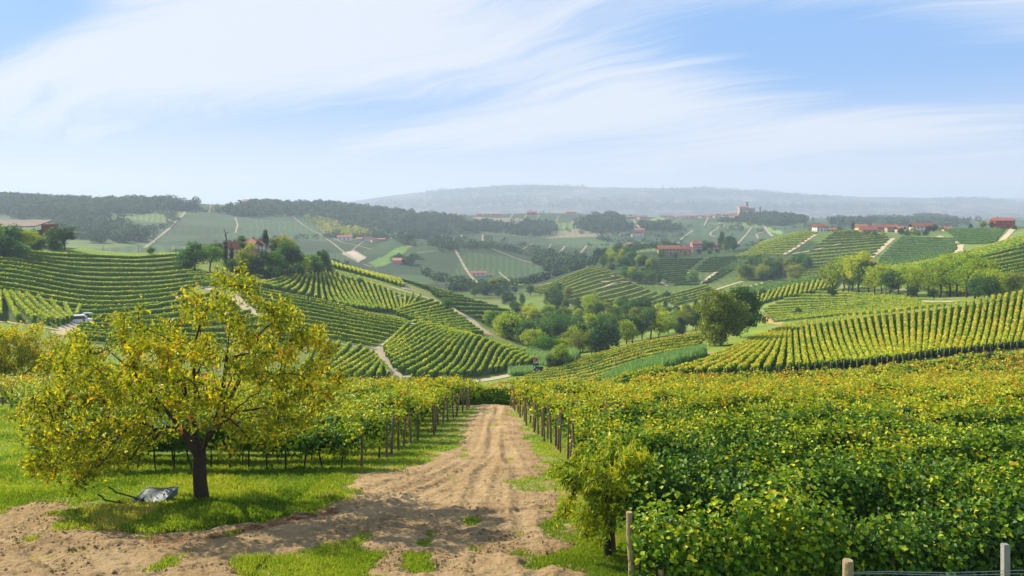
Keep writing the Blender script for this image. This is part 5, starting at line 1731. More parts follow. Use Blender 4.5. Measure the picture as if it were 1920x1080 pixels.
def posts():
    rng = np.random.default_rng(91)
    def post(x, y, h, r, mat, lab, grp, lean=0.05, z0=-.12):
        ln = rng.normal(0, lean, 2)
        b = MB()
        k = 5
        zz = np.linspace(0, 1, k)
        pts = np.c_[ln[0] * zz * h + rng.normal(0, .006, k), ln[1] * zz * h, z0 + zz * (h - z0)]
        b.tube(pts, r * np.interp(zz, [0, 1], [1.08, .9]) * rng.uniform(.93, 1.07, k), 12)
        o = b.build('vine_post', mat, smooth=False)
        o.location = (x, y, float(tz(x, y)))
        return tag(o, lab, 'post', grp)
    # left line: two posts at every row end
    k = 1
    for Y in np.arange(28.4, 54, 1.15):
        x = float(PATH_L(Y)) + 0.02 + rng.normal(0, .12)
        if 29.2 < Y < 29.8:
            continue
        dark = rng.random() < .5
        post(x, Y, rng.uniform(1.28, 1.62), rng.uniform(.036, .055), POST, 'weathered post ending the vines left of the track, %s from the cherry tree' % ordinal(k), 'posts along the left of the track', .07)
        k += 1
    k = 1
    for Y in np.arange(26.5, 56, 0.95):
        x = float(PATH_R(Y)) - 0.05 + rng.normal(0, .10)
        post(x, Y, rng.uniform(1.2, 1.6) * (1.12 if Y < 33 else 1), rng.uniform(.036, .055), POST, 'weathered post ending the vines right of the track, %s beyond the peach tree' % ordinal(k), 'posts along the right of the track', .07)
        k += 1
    for k, Y in enumerate(np.arange(34.5, 60, 3.2)):
        post(float(LEFT_E(Y)) - .2, Y, 1.35, .06, POST, 'dark post at the grass edge left of the cherry tree, %s from the near corner' % ordinal(k + 1), 'posts at the grass edge on the far left')
    for k, P in enumerate(ROWS['R1']):
        p = P[0]
        post(p[0] - .1, p[1] - .5, 1.25, .065, POST_PALE, 'pale end post at the foot of the right hill rows, %s up from the reeds' % ordinal(k + 1), 'pale end posts at the foot of the right hill')
    for k, (px, py) in enumerate([(1828, 575), (1853, 571), (1873, 569), (1897, 563)]):
        p = at(px, py, 120, 232)
        post(p[0], p[1], 1.9, .075, CONCRETE, 'grey post standing out at the top of the right hill, %s from the left' % ordinal(k + 1), 'grey posts at the top of the right hill')
    # foreground posts
    for px, dy, h, r, mat, lab in [(1186, 0.0, 1.62, .058, POST_PALE, 'tall pale cut post at the corner of the nearest vine row'), (1239, -.35, 0.75, .05, POST_PALE, 'short pale post half hidden in the nearest vines'),
                                   (1150, 3.4, 0.9, .06, POST, 'grey stump post beside the peach trunk'), (1673, -0.35, 1.25, .035, POST, 'thin grey post leaning in the nearest vine row')]:
        Y = 13.5 + dy
        post((px - 960) / F * Y, Y, h, r, mat, lab, None, .03)
    # wire fence at the lower right
    Y = 11.9
    xa, xb = (1590 - 960) / F * Y, (1885 - 960) / F * Y
    root = empty('wire_fence', (xa, Y, float(tz(xa, Y))), 0, 'low wire fence with one round wooden and one square concrete post', 'fence')
    za, zb = float(tz(xa, Y)), float(tz(xb, Y))
    top_a, top_b = -(1050 - 400) / F * Y - za, -(1020 - 400) / F * Y - za
    b = MB()
    b.tube([[0, 0, -.3], [.005, 0, .3], [0, 0, top_a - .02], [0, 0, top_a]], [.085, .08, .078, .070], 14)
    b.build('wooden_post', POST_PALE, root)
    b = MB()
    b.box(xb - xa - .045, xb - xa + .045, -.045, .045, zb - za - .3, top_b - .01)
    b.box(xb - xa - .038, xb - xa + .038, -.038, .038, top_b - .01, top_b)
    b.build('concrete_post', CONCRETE, root)
    for pa, pb in ((1068, 1052), (1071, 1062)):
        t = np.linspace(0, 1, 12)
        x = t * (xb - xa + 3.0)
        z = (-(pa - 400) / F * Y * (1 - t) + -(pb - 400) / F * Y * t) - za - .04 * np.sin(t * pi) + .01 * np.sin(t * 17)
        b = MB()
        b.tube(np.c_[x, np.full(12, -.09), z], .0045, 5)
        b.build('wire', WIRE, root)


posts()


def wheelbarrow():
    Y = 22.3
    s = Y / F
    x = (275 - 960) / F * Y
    root = empty('wheelbarrow', (x, Y, float(tz(x, Y))), 0, 'grey metal wheelbarrow tipped on its side in the weeds left of the tree trunk', 'wheelbarrow')
    steel = plain_mat('scuffed_grey_steel', (0.17, 0.20, 0.215), 0.6, 0.35, 0.6, 4.0, metal=0.15, bump=.35, bscale=5)
    dark = plain_mat('dark_rusty_tube', (0.035, 0.022, 0.018), 0.6, 0.3, 0.4, 9.0)
    loc = lambda px, py, dy=0.0: np.array([(px - 275) * s, dy, (950 - py) * s])
    # tray: sloping floor with walls folded down behind it
    c = [loc(250, 948, -.30), loc(307, 945, -.26), loc(327, 927, .26), loc(265, 929, .26)]
    n = 12
    V = []
    for j in range(n):
        for i in range(n):
            u, v = i / (n - 1), j / (n - 1)
            p = (c[0] * (1 - u) + c[1] * u) * (1 - v) + (c[3] * (1 - u) + c[2] * u) * v
            V.append(p + np.array([0, 0, .018 * sin(u * 9 + v * 3) * sin(v * 4 + 1) - .035 * sin(u * pi) * sin(v * pi)]))
    idx = lambda i, j: j * n + i
    b = MB()
    b.add(V, [[idx(i, j), idx(i + 1, j), idx(i + 1, j + 1), idx(i, j + 1)] for j in range(n - 1) for i in range(n - 1)])
    per = [idx(i, 0) for i in range(n)] + [idx(n - 1, j) for j in range(1, n)] + [idx(i, n - 1) for i in range(n - 2, -1, -1)] + [idx(0, j) for j in range(n - 2, 0, -1)]
    up = [np.array(V[k]) for k in per]
    cen = np.mean(up, axis=0)
    lo = [cen + (p - cen) * 0.93 + np.array([0.01, .05, -.20]) for p in up]
    m = len(per)
    b.add(up + lo, [[m + k, m + (k + 1) % m, (k + 1) % m, k] for k in range(m)])
    b.tube(np.array(up + [up[0]]), .013, 6, cap=False)
    b.build('tray', steel, root, smooth=False)
    for pts, dy in (([(275, 948), (267, 946), (252, 940), (236, 935), (222, 931), (217, 925), (210, 921)], -.12), ([(264, 950), (255, 948), (242, 944), (230, 942), (212, 938), (207, 931), (200, 927)], -.42)):
        b = MB()
        b.tube(np.array([loc(px, py, dy - .012 * k) + np.array([0, 0, .07]) for k, (px, py) in enumerate(pts)]), .021, 8)
        b.build('handle', dark, root)
    for pts in ([(268, 951), (275, 937), (281, 931)], [(275, 952), (277, 942), (281, 931)], [(236, 935), (237, 943), (238, 949)]):
        b = MB()
        b.tube(np.array([loc(px, py, -.40 + .03 * k) for k, (px, py) in enumerate(pts)]), .017, 7)
        b.build('leg', dark, root)


wheelbarrow()
# ------------------------------------------------------------------ buildings
WM = {
    'cream': plain_mat('cream_plaster', (0.55, 0.47, 0.34), 0.9, 0.15, 0.18, 0.6),
    'white': plain_mat('white_plaster', (0.70, 0.68, 0.63), 0.9, 0.15, 0.12, 0.6),
    'yellow': plain_mat('yellow_plaster', (0.60, 0.45, 0.18), 0.9, 0.15, 0.15, 0.6),
    'ochre': plain_mat('ochre_stone', (0.40, 0.29, 0.17), 0.95, 0.1, 0.35, 0.8),
    'pink': plain_mat('pink_plaster', (0.60, 0.30, 0.28), 0.9, 0.15, 0.12, 0.6),
    'red': plain_mat('red_plaster', (0.42, 0.045, 0.035), 0.85, 0.2, 0.12, 0.5),
    'brick': plain_mat('brown_brick', (0.22, 0.10, 0.07), 0.95, 0.1, 0.30, 1.2),
    'stone': plain_mat('old_stone', (0.33, 0.24, 0.18), 0.95, 0.1, 0.35, 0.25),
    'grey': plain_mat('grey_plaster', (0.42, 0.39, 0.36), 0.9, 0.15, 0.2, 0.6),
}
RM = {
    'red': tile_mat('red_roof_tiles', (0.30, 0.085, 0.05), (0.42, 0.16, 0.09)),
    'orange': tile_mat('orange_roof_tiles', (0.42, 0.16, 0.08), (0.50, 0.23, 0.12)),
    'brown': tile_mat('weathered_roof_tiles', (0.26, 0.13, 0.08), (0.36, 0.20, 0.13)),
    'grey': tile_mat('grey_sheet_roof', (0.15, 0.115, 0.09), (0.20, 0.155, 0.12), 0.8),
}
SHUT = plain_mat('dark_shutter', (0.05, 0.045, 0.04), 0.6, 0.3, 0.2, 3.0)
PANE = plain_mat('window_pane', (0.03, 0.035, 0.045), 0.12, 0.6, 0.1, 2.0)
TRIM = plain_mat('pale_trim', (0.55, 0.52, 0.47), 0.85, 0.15, 0.1, 3.0)


def wall_mesh(b, w, d, h, rise, axis):
    """walls with gable ends; ridge along axis"""
    b.box(-w / 2, w / 2, -d / 2, d / 2, -2.5, h)
    if rise > 0:
        if axis == 'x':
            for s in (-1, 1):
                x0, x1 = (-w / 2, -w / 2 + .25) if s < 0 else (w / 2 - .25, w / 2)
                v = [[x0, -d / 2, h], [x0, d / 2, h], [x0, 0, h + rise], [x1, -d / 2, h], [x1, d / 2, h], [x1, 0, h + rise]]
                b.add(v, [[0, 1, 2], [3, 5, 4]])
                b.add(v, [[0, 2, 5, 3], [1, 4, 5, 2]])
        else:
            for s in (-1, 1):
                y0, y1 = (-d / 2, -d / 2 + .25) if s < 0 else (d / 2 - .25, d / 2)
                v = [[-w / 2, y0, h], [w / 2, y0, h], [0, y0, h + rise], [-w / 2, y1, h], [w / 2, y1, h], [0, y1, h + rise]]
                b.add(v, [[0, 1, 2], [3, 5, 4]])
                b.add(v, [[0, 2, 5, 3], [1, 4, 5, 2]])


def roof_mesh(b, w, d, h, rise, axis, ov=0.5, th=0.22, hip=0.0):
    if axis == 'y':
        w, d = d, w
    hx = w / 2 + ov
    hy = d / 2 + ov
    drop = rise * ov / (d / 2)
    r = hx - hip
    z0, z1 = h - drop + .03, h + rise + .03
    v = np.array([[-hx, -hy, z0], [hx, -hy, z0], [hx, hy, z0], [-hx, hy, z0], [-r, 0, z1], [r, 0, z1]])
    v = np.vstack([v, v + np.array([0, 0, th])])
    if axis == 'y':
        v = np.c_[-v[:, 1], v[:, 0], v[:, 2]]
    q = [[6, 7, 11, 10], [8, 9, 10, 11], [0, 4, 5, 1], [2, 5, 4, 3], [0, 1, 7, 6], [2, 3, 9, 8]]
    t = [[7, 8, 11], [9, 6, 10], [1, 5, 2], [3, 4, 0]]
    base = b.n
    b.v.append(v)
    b.f[4].append(np.array(q) + base)
    b.f[3].append(np.array(t) + base)
    b.f[4].append(np.array([[1, 2, 8, 7], [3, 0, 6, 9]]) + base)
    b.n += 12


def window(parent, x, y, z, face, ww=1.0, wh=1.4, shut=True):
    """frame with pane, set proud of the wall; face '-y', '+x', '-x'"""
    R = {'-y': Matrix.Rotation(0, 4, 'Z'), '+x': Matrix.Rotation(pi / 2, 4, 'Z'), '-x': Matrix.Rotation(-pi / 2, 4, 'Z')}[face]
    M = Matrix.Translation((x, y, z)) @ R
    b = MB()
    for s in (-1, 1):
        b.box(s * ww / 2 - .06, s * ww / 2 + .06, -.06, .02, -wh / 2, wh / 2, M)
    b.box(-ww / 2 - .1, ww / 2 + .1, -.10, .02, -wh / 2 - .12, -wh / 2 - .003, M)
    b.box(-ww / 2 - .06, ww / 2 + .06, -.06, .02, wh / 2 + .003, wh / 2 + .1, M)
    o = b.build('window', TRIM, parent)
    p = MB()
    p.box(-ww / 2 + .063, ww / 2 - .063, -.03, .01, -wh / 2, wh / 2, M)
    p.build('pane', PANE if not shut else SHUT, o)


def house(px, py, wpx, hpx, yr, wall, roof, label, group=None, rz=0.0, depth=0.7, axis='x', rise=0.30, floors=2, nwin=3, hip=0.0, chim=1, door=True, side=True, cat='house', name='house', sink=0.3):
    p = at(px, py, *yr)
    s = p[1] / F
    w = wpx * s
    H = hpx * s
    r = H * rise
    h = H - r
    d = w * depth
    root = empty(name, (p[0], p[1] + d * .3, p[2] - sink), rz, label, cat, group)
    b = MB()
    wall_mesh(b, w, d, h, r if hip == 0 else 0, axis)
    b.build('wall', WM[wall], root)
    b = MB()
    roof_mesh(b, w, d, h, r, axis, min(.7, w * .06), .22, hip * w)
    ro = b.build('roof', RM[roof], root)
    rg = random.Random(int(px * 7 + py))
    for c in range(chim):
        cx = rg.uniform(-.3, .3) * w
        b = MB()
        if axis == 'x':
            b.box(cx - .3, cx + .3, d * .12 - .3, d * .12 + .3, h + r * .4, h + r + .9)
            b.box(cx - .38, cx + .38, d * .12 - .38, d * .12 + .38, h + r + .903, h + r + 1.05)
        else:
            b.box(w * .12 - .3, w * .12 + .3, cx * d / w - .3, cx * d / w + .3, h + r * .4, h + r + .9)
        b.build('chimney', WM['brick'], ro)
    fh = h / floors
    ww = min(1.2, w / (nwin * 2.2))
    for fl in range(floors):
        for k in range(nwin):
            x = (-.5 + (k + .5) / nwin) * w
            z = (fl + .55) * fh
            if door and fl == 0 and k == nwin // 2:
                continue
            window(root, x, -d / 2 - .005, z, '-y', ww, min(1.6, fh * .5), rg.random() < .6)
        if side:
            for y in (-d * .2, d * .2):
                window(root, -w / 2 - .005, y, (fl + .55) * fh, '-x', ww, min(1.6, fh * .5), True)
    if door:
        x = (-.5 + (nwin // 2 + .5) / nwin) * w
        b = MB()
        dw = min(1.3, ww * 1.3)
        b.box(x - dw / 2, x + dw / 2, -d / 2 - .06, -d / 2 + .02, 0.02, min(2.4, fh * .8))
        b.box(x - dw / 2 - .1, x + dw / 2 + .1, -d / 2 - .09, -d / 2 + .02, min(2.4, fh * .8) + .003, min(2.4, fh * .8) + .18)
        b.build('door', SHUT, root)
    return root


def barn():
    yr = (230, 320)
    p = at(40, 462, *yr)
    s = p[1] / F
    root = empty('barn', p, 0, 'dark brick barn with a sloping sheet roof on the left hill', 'barn')
    L, Hh = 95 * s, 46 * s
    b = MB()
    b.box(-L * .75, 32 * s, 0, 9, -2, Hh * .72)
    b.build('wall', WM['brick'], root)
    b = MB()
    z0, z1 = Hh * .80, Hh * 1.10
    v = [[-L * .8, -2.2, z0], [33 * s, -2.2, z0 + .6], [33 * s, 10, z1], [-L * .8, 10, z1]]
    v += [[x, y, z + .35] for x, y, z in v]
    b.add(v, [[0, 3, 2, 1], [4, 5, 6, 7], [0, 1, 5, 4], [1, 2, 6, 5], [2, 3, 7, 6], [3, 0, 4, 7]])
    b.build('roof', RM['grey'], root)
    for k in range(5):
        x = -L * .7 + k * (32 * s + L * .7) / 4.2
        b = MB()
        b.box(x - .15, x + .15, -1.6, -1.3, -1.5, z0 + .1)
        b.build('pillar', SHUT, root)
    for k in range(3):
        x = -L * .6 + k * 6 * .9
        b = MB()
        b.box(x - 1.4, x + 1.4, -.06, .02, 0, 3.2)
        b.build('door', SHUT, root)
    t = empty('brick_annex', p + np.array([41 * s, 1.5, 0]), 0, 'narrow flat-topped brick annex at the right end of the barn', 'annex')
    b = MB()
    b.box(-8 * s, 8 * s, 0, 6, -2, Hh * .93)
    w_ = b.build('wall', WM['brick'], t)
    b = MB()
    b.box(-9 * s, 9 * s, -.3, 6.3, Hh * .932, Hh * .932 + .35)
    b.build('roof', RM['brown'], t)
    for z in (2.5, 5.2):
        window(t, 0, -.006, z, '-y', .9, 1.2)


def castle():
    yr = (1500, 2500)
    p = at(1401, 408, *yr)
    s = p[1] / F
    root = empty('castle', p, 0, 'old stone castle with a round tower on the far hilltop village', 'castle')
    X = lambda px: (px - 1401) * s
    Z = lambda py: (408 - py) * s
    def block(nm, x0, x1, py1, y0, y1, mat='stone', roof=None, merl=False, rise=3.0):
        b = MB()
        b.box(X(x0), X(x1), y0, y1, -8, Z(py1))
        if merl:
            n = max(3, int((X(x1) - X(x0)) / 2.4))
            for k in range(n):
                xm = X(x0) + (k + .5) * (X(x1) - X(x0)) / n
                b.box(xm - .65, xm + .65, y0, y0 + .6, Z(py1) + .003, Z(py1) + 1.6)
        o = b.build(nm, WM[mat], root)
        if roof:
            r = MB()
            xa, xb, zt = X(x0) - .6, X(x1) + .6, Z(py1) + .05
            r.add([[xa, y0 - .6, zt], [xb, y0 - .6, zt], [xb, y1 + .6, zt], [xa, y1 + .6, zt], [xa + 2, (y0 + y1) / 2, zt + rise], [xb - 2, (y0 + y1) / 2, zt + rise]],
                  [[0, 1, 5, 4], [2, 3, 4, 5]])
            r.add([[xa, y0 - .6, zt], [xa, y1 + .6, zt], [xa + 2, (y0 + y1) / 2, zt + rise], [xb, y0 - .6, zt], [xb, y1 + .6, zt], [xb - 2, (y0 + y1) / 2, zt + rise]], [[1, 0, 2], [3, 4, 5]])
            r.build('roof', RM[roof], o)
        return o
    k = block('keep', 1387, 1404, 389, 0, 18, roof='brown', rise=3)
    block('keep_wing', 1405, 1416.5, 391, 3, 18, merl=True)
    block('gatehouse', 1393, 1402, 397, -9, -.5, 'ochre', 'brown')
    block('curtain_wall', 1389, 1418, 402, -14, -11)
    b = MB()
    c = X(1402.5)
    b.tube(np.array([[c, 9, 0], [c, 9, Z(388)], [c, 9, Z(381)], [c, 9, Z(380.8)], [c, 9, Z(379)]]), [3.2, 3.1, 3.05, 3.7, 3.7], 18)
    t = b.build('tower', WM['stone'], root)
    for px, py in ((1390, 394), (1393, 394), (1396, 394), (1399, 394), (1391, 399), (1408, 396), (1412, 396)):
        y = 0 if px < 1404 else 3
        b = MB()
        b.box(X(px) - .7, X(px) + .7, y - .12, y + .05, Z(py) - 1.1, Z(py) + 1.1)
        b.build('window', SHUT, root)
    for zz in (385, 383):
        b = MB()
        b.box(c - .5, c + .5, 9 - 3.25, 9 - 3.0, Z(zz) - .9, Z(zz) + .9)
        b.build('slit', SHUT, t)


FARH = {}


def far_house(px, py, wpx, hpx, yr, wall, roof, label, group, rz=None, name='house'):
    """a house only a few pixels wide: shared walls and roof"""
    p = at(px, py, *yr)
    s = p[1] / F
    key = (wall, roof)
    if key not in FARH:
        b = MB(); wall_mesh(b, 1, .62, .62, .3, 'x'); v = np.vstack(b.v)
        v[:, 2] = np.maximum(v[:, 2], -.4)
        b.v = [v]
        wm = mesh_np('wall', v, [np.vstack(b.f[k]) for k in (4, 3) if b.f[k]], WM[wall])
        b = MB(); roof_mesh(b, 1, .62, .62, .3, 'x', .05, .03)
        rm = mesh_np('roof', np.vstack(b.v), [np.vstack(b.f[k]) for k in (4, 3)], RM[roof])
        b = MB()
        b.box(-.05, .05, -.316, -.30, -.06, .06)
        FARH[key] = (wm, rm, mesh_np('window', np.vstack(b.v), np.vstack(b.f[4]), SHUT))
    wm, rm, wi = FARH[key]
    root = empty(name, p - np.array([0, 0, .3]), R_.uniform(-.5, .5) if rz is None else rz, label, 'house', group)
    root.scale = (wpx * s, wpx * s * .9, hpx * s / .95)
    link('wall', wm, root)
    link('roof', rm, root)
    if wpx >= 11 and 'scattered farms' in group:
        for fl in (.2, .45):
            for k in range(3):
                link('window', wi, root, (-.28 + k * .28, 0, fl))
    return root


def buildings():
    barn()
    KN = (290, 352)
    house(440, 478, 27, 24, KN, 'cream', 'red', 'knoll farmhouse with the large pink-red tiled roof behind cypresses', 'farm on the knoll', 0.25, .7, 'x', .42, 2, 4)
    house(471, 468, 20, 20, KN, 'cream', 'orange', 'knoll farmhouse with the bright orange roof', 'farm on the knoll', -.1, .8, 'x', .35, 2, 3)
    house(484, 470, 21, 19, KN, 'white', 'brown', 'white gabled house right of the orange roof on the knoll', 'farm on the knoll', .15, .8, 'y', .38, 2, 3)
    house(515, 466, 15, 19, KN, 'ochre', 'brown', 'brown stone outbuilding at the right of the knoll farm', 'farm on the knoll', 0, .9, 'x', .28, 2, 2, chim=0)
    house(470, 485, 22, 18, KN, 'ochre', 'brown', 'low shed with a weathered roof in front of the knoll farm', 'farm on the knoll', .4, .6, 'x', .4, 1, 3, chim=0)
    house(418, 484, 12, 16, KN, 'cream', 'brown', 'small house wall showing left of the cypress on the knoll', 'farm on the knoll', 0, .8, 'x', .3, 2, 2, chim=0)
    # farms in the centre
    CE = (640, 960)
    house(1254, 478, 40, 18, CE, 'ochre', 'orange', 'long ochre stone farmhouse on the central hilltop', 'houses on the central hilltop', 0, .28, 'x', .30, 2, 6)
    house(1284, 477, 26, 15, CE, 'ochre', 'red', 'lower ochre barn between the farmhouse and the pink villa', 'houses on the central hilltop', 0, .4, 'x', .30, 1, 3, chim=0)
    house(1306, 471, 18, 19, CE, 'pink', 'red', 'three-storey pink villa on the central hilltop', 'houses on the central hilltop', .1, .8, 'x', .24, 3, 4, hip=.18)
    house(1341, 468, 20, 15, CE, 'cream', 'brown', 'pale house with brown hip roof right of the pink villa', 'houses on the central hilltop', 0, .8, 'x', .34, 2, 3, hip=.2)
    house(1355, 469, 9, 8, CE, 'white', 'red', 'small white annex at the right end of the central hilltop', 'houses on the central hilltop', 0, .8, 'x', .4, 1, 2, chim=0)
    # hamlet on the right
    HA = (560, 900)
    G = 'hamlet on the right hill'
    house(1617, 432, 20, 15, HA, 'yellow', 'orange', 'yellow house at the left end of the red-roofed hamlet', G, .15, .8, 'x', .34, 2, 3)
    house(1630, 438, 27, 14, HA, 'ochre', 'red', 'low open barn in front of the yellow house', G, -.1, .6, 'x', .42, 1, 3, chim=0)
    house(1645, 429, 26, 13, HA, 'cream', 'red', 'back row house with a long red roof in the hamlet', G, 0, .6, 'x', .40, 2, 4)
    house(1652, 435, 20, 14, HA, 'cream', 'red', 'cream house with brown shutters in the hamlet middle', G, .1, .7, 'x', .30, 2, 3)
    house(1673, 434, 20, 15, HA, 'ochre', 'red', 'tall house with a stepped roof in the hamlet', G, -.05, .7, 'x', .30, 2, 3)
    house(1691, 431, 17, 12, HA, 'cream', 'orange', 'small cream house near the right of the hamlet', G, 0, .7, 'x', .36, 2, 3)
    house(1706, 431, 14, 12, HA, 'ochre', 'brown', 'brown-roofed house joined to the long white one', G, 0, .7, 'x', .36, 2, 2)
    house(1731, 433, 42, 17, HA, 'white', 'red', 'long white house ending the hamlet on the right', G, 0, .32, 'x', .32, 2, 6)
    house(1778, 430, 15, 8, HA, 'pink', 'orange', 'low pinkish house standing apart beyond the hamlet', G, 0, .7, 'x', .4, 1, 3)
    house(1884, 428, 34, 20, HA, 'red', 'red', 'bright red two-storey house on the right skyline', None, -.15, .7, 'x', .24, 2, 4)
    house(1538, 432, 20, 14, HA, 'white', 'red', 'white villa with stepped red roofs on the bright hill', 'white villas on the bright hill', .2, .8, 'x', .34, 2, 3)
    house(1546, 430, 12, 11, HA, 'white', 'red', 'right wing of the white villa under its own roof', 'white villas on the bright hill', .2, .8, 'y', .36, 2, 2)
    house(1560, 430, 17, 7, HA, 'white', 'orange', 'low white annex right of the white villa', 'white villas on the bright hill', 0, .6, 'x', .5, 1, 3, chim=0)
    # far farms
    FA = (640, 2300)
    for px, py, w, h, wall, roof, lab in [
            (897, 517, 28, 9, 'white', 'red', 'long low farmhouse by the valley road with a red roof'), (922, 517, 7, 5, 'cream', 'orange', 'small shed beside the low valley farmhouse'),
            (746, 496, 18, 12, 'pink', 'orange', 'lone pink farmhouse on the spur below the meadow'), (647, 451, 27, 10, 'white', 'red', 'long white farmhouse under the middle wood'),
            (675, 453, 14, 8, 'cream', 'brown', 'cream farmhouse left in the small farm cluster'), (690, 452, 14, 9, 'white', 'brown', 'white farmhouse in the small farm cluster'),
            (704, 453, 16, 7, 'cream', 'red', 'low house right in the small farm cluster'), (717, 452, 14, 6, 'ochre', 'brown', 'brown shed right of the small farm cluster'),
            (746, 400, 11, 6, 'ochre', 'red', 'red-brown house on the end of the middle ridge'), (716, 395, 16, 6, 'cream', 'brown', 'house on the wooded ridge crest'),
            (850, 405, 12, 6, 'cream', 'brown', 'cream house on the saddle'), (866, 405, 9, 4, 'grey', 'brown', 'grey house on the saddle'),
            (899, 404, 11, 4, 'pink', 'red', 'first red-roofed house of the saddle row'), (913, 404, 12, 4, 'pink', 'red', 'second red-roofed house of the saddle row'), (930, 404, 16, 4, 'pink', 'red', 'longest red-roofed house of the saddle row'),
            (997, 402, 16, 6, 'red', 'red', 'red farmhouse on the vineyard saddle'), (1070, 394, 20, 4, 'pink', 'red', 'long red roof topping the central knoll'), (1113, 401, 9, 6, 'cream', 'brown', 'house among trees on the central ridge'),
            (1125, 411, 12, 6, 'cream', 'brown', 'house below the trees of the central ridge'), (1182, 410, 14, 5, 'ochre', 'red', 'house left of the bright field corner'), (1204, 411, 18, 7, 'pink', 'red', 'red-roofed farm at the foot of the bright strip'),
            (1199, 438, 18, 10, 'pink', 'red', 'pink farmhouse at the fork of the valley lane'), (1195, 443, 22, 5, 'white', 'grey', 'long white shed before the pink farmhouse'), (1170, 442, 16, 6, 'grey', 'grey', 'grey shed at the end of the valley lane'),
            (1165, 466, 12, 8, 'yellow', 'red', 'small yellow house in the hollow'), (1173, 466, 8, 6, 'cream', 'red', 'small cream house in the hollow'), (1183, 463, 13, 8, 'yellow', 'orange', 'larger yellow house in the hollow'),
            (1022, 444, 14, 3, 'grey', 'brown', 'low sheds in the scrub of the far slope'),
            (472, 381, 30, 12, 'cream', 'brown', 'pale manor on the skyline of the left ridge'), (236, 393, 10, 4, 'white', 'grey', 'white shed on the left slope'), (540, 384, 12, 4, 'ochre', 'brown', 'roof on the skyline wood'), (640, 388, 10, 4, 'ochre', 'brown', 'roof at the end of the skyline wood')]:
        yr = FA if py > 420 else (1200, 2400)
        far_house(px, py, w, h, yr, wall, roof, lab, 'scattered farms in the far hills', 0.0 if w > 20 else None)
    castle()
    rng = np.random.default_rng(66)
    CA = (1400, 2500)
    # church with a bell tower right of the castle
    p = at(1424, 404, *CA)
    s = p[1] / F
    root = empty('church', p, 0, 'small church with a thin bell tower right of the castle', 'church')
    b = MB(); wall_mesh(b, 9 * s, 9, 6, 3, 'x'); b.build('nave', WM['cream'], root)
    b = MB(); roof_mesh(b, 9 * s, 9, 6, 3, 'x'); b.build('roof', RM['red'], root)
    b = MB(); b.box(-1.6, 1.6, -6, -3, -2, 15 * s); t = b.build('bell_tower', WM['brick'], root)
    b = MB(); b.add([[-1.9, -6.3, 15 * s], [1.9, -6.3, 15 * s], [1.9, -2.7, 15 * s], [-1.9, -2.7, 15 * s], [0, -4.5, 15 * s + 4]], [[0, 1, 4], [1, 2, 4], [2, 3, 4], [3, 0, 4]]); b.build('spire', RM['brown'], t)
    k = 0
    for px in np.arange(1240, 1386, 6.2):
        for row in range(2 if px > 1290 else 1):
            k += 1
            x = px + rng.uniform(-2, 2)
            y = 403.5 + row * 2.6 + rng.uniform(-1, 1) + (2 if px > 1360 else 0)
            w, h = rng.uniform(8, 15), rng.uniform(4, 6.5)
            far_house(x, y, w, h, CA, ['cream', 'pink', 'ochre', 'white', 'cream', 'grey'][int(rng.integers(0, 6))], ['red', 'brown', 'orange'][int(rng.integers(0, 3))],
                      'village house on the ridge left of the castle, %s from the left' % ordinal(k), 'village houses left of the castle')
    k = 0
    for x, y, w, h, wl, rf in [(1381, 407, 16, 8, 'white', 'brown'), (1371, 408, 9, 7, 'cream', 'red'), (1437, 402, 12, 6, 'cream', 'red'), (1430, 399, 16, 6, 'ochre', 'red'), (1444, 405, 11, 7, 'white', 'brown'), (1452, 402, 12, 7, 'cream', 'red'), (1446, 398, 12, 4, 'ochre', 'brown')]:
        k += 1
        far_house(x, y, w, h, CA, wl, rf, 'village house close beside the castle, %s from the left' % ordinal(k), 'village houses beside the castle')
    # tiny houses on the far ridge
    k = 0
    spots = [(rng.normal(1232, 22), rng.uniform(355, 363)) for _ in range(34)] + [(rng.normal(1800, 26), rng.uniform(375, 381)) for _ in range(26)] + \
            [(rng.uniform(1440, 1910), rng.uniform(384, 408)) for _ in range(42)] + [(rng.uniform(900, 1400), rng.uniform(362, 398)) for _ in range(30)] + [(rng.uniform(1560, 1800), rng.uniform(396, 406)) for _ in range(16)]
    for x, y in spots:
        k += 1
        w = rng.uniform(2.2, 5.0)
        far_house(x, y, w, w * .62, (3000, 9000), ['grey', 'cream', 'pink', 'ochre'][int(rng.integers(0, 4))], ['red', 'brown', 'orange'][int(rng.integers(0, 3))],
                  'tiny pale house scattered on the distant blue ridge', 'tiny houses on the distant ridge')
    # masts and poles
    for x, y, h, yr, lab in [(1047, 351, 8, (5000, 9000), 'thin mast left on the distant ridge'), (1244, 354, 8, (5000, 9000), 'thin church spire on the distant ridge'), (193, 467, 9, (240, 330), 'thin wooden pole on the left hill crest'),
                             (260, 471, 14, (240, 330), 'taller thin pole on the left hill crest'), (319, 474, 12, (240, 330), 'thin pole at the right of the left hill crest'), (1633, 428, 22, (560, 900), 'tall thin mast behind the hamlet')]:
        p = at(x, y, *yr)
        s = p[1] / F
        b = MB()
        r = max(.09, .45 * s)
        b.tube(np.array([[0, 0, -.5], [0, 0, h * s * .6], [0, 0, h * s]]), [r, r * .8, r * .4], 7)
        b.tube(np.array([[-.5 * r * 8, 0, h * s * .9], [.5 * r * 8, 0, h * s * .9]]), r * .4, 5)
        o = b.build('pole', TWIG)
        o.location = p
        tag(o, lab, 'pole')
    # forked bare snag over the knoll farm
    p = at(424, 484, 290, 352)
    s = p[1] / F
    b = MB()
    b.tube(np.array([[0, 0, 0], [.3, 0, 25 * s], [0, 0, 38 * s], [-.2, 0, 46 * s], [-.9, 0, 55 * s]]), [.35, .28, .25, .2, .08], 8)
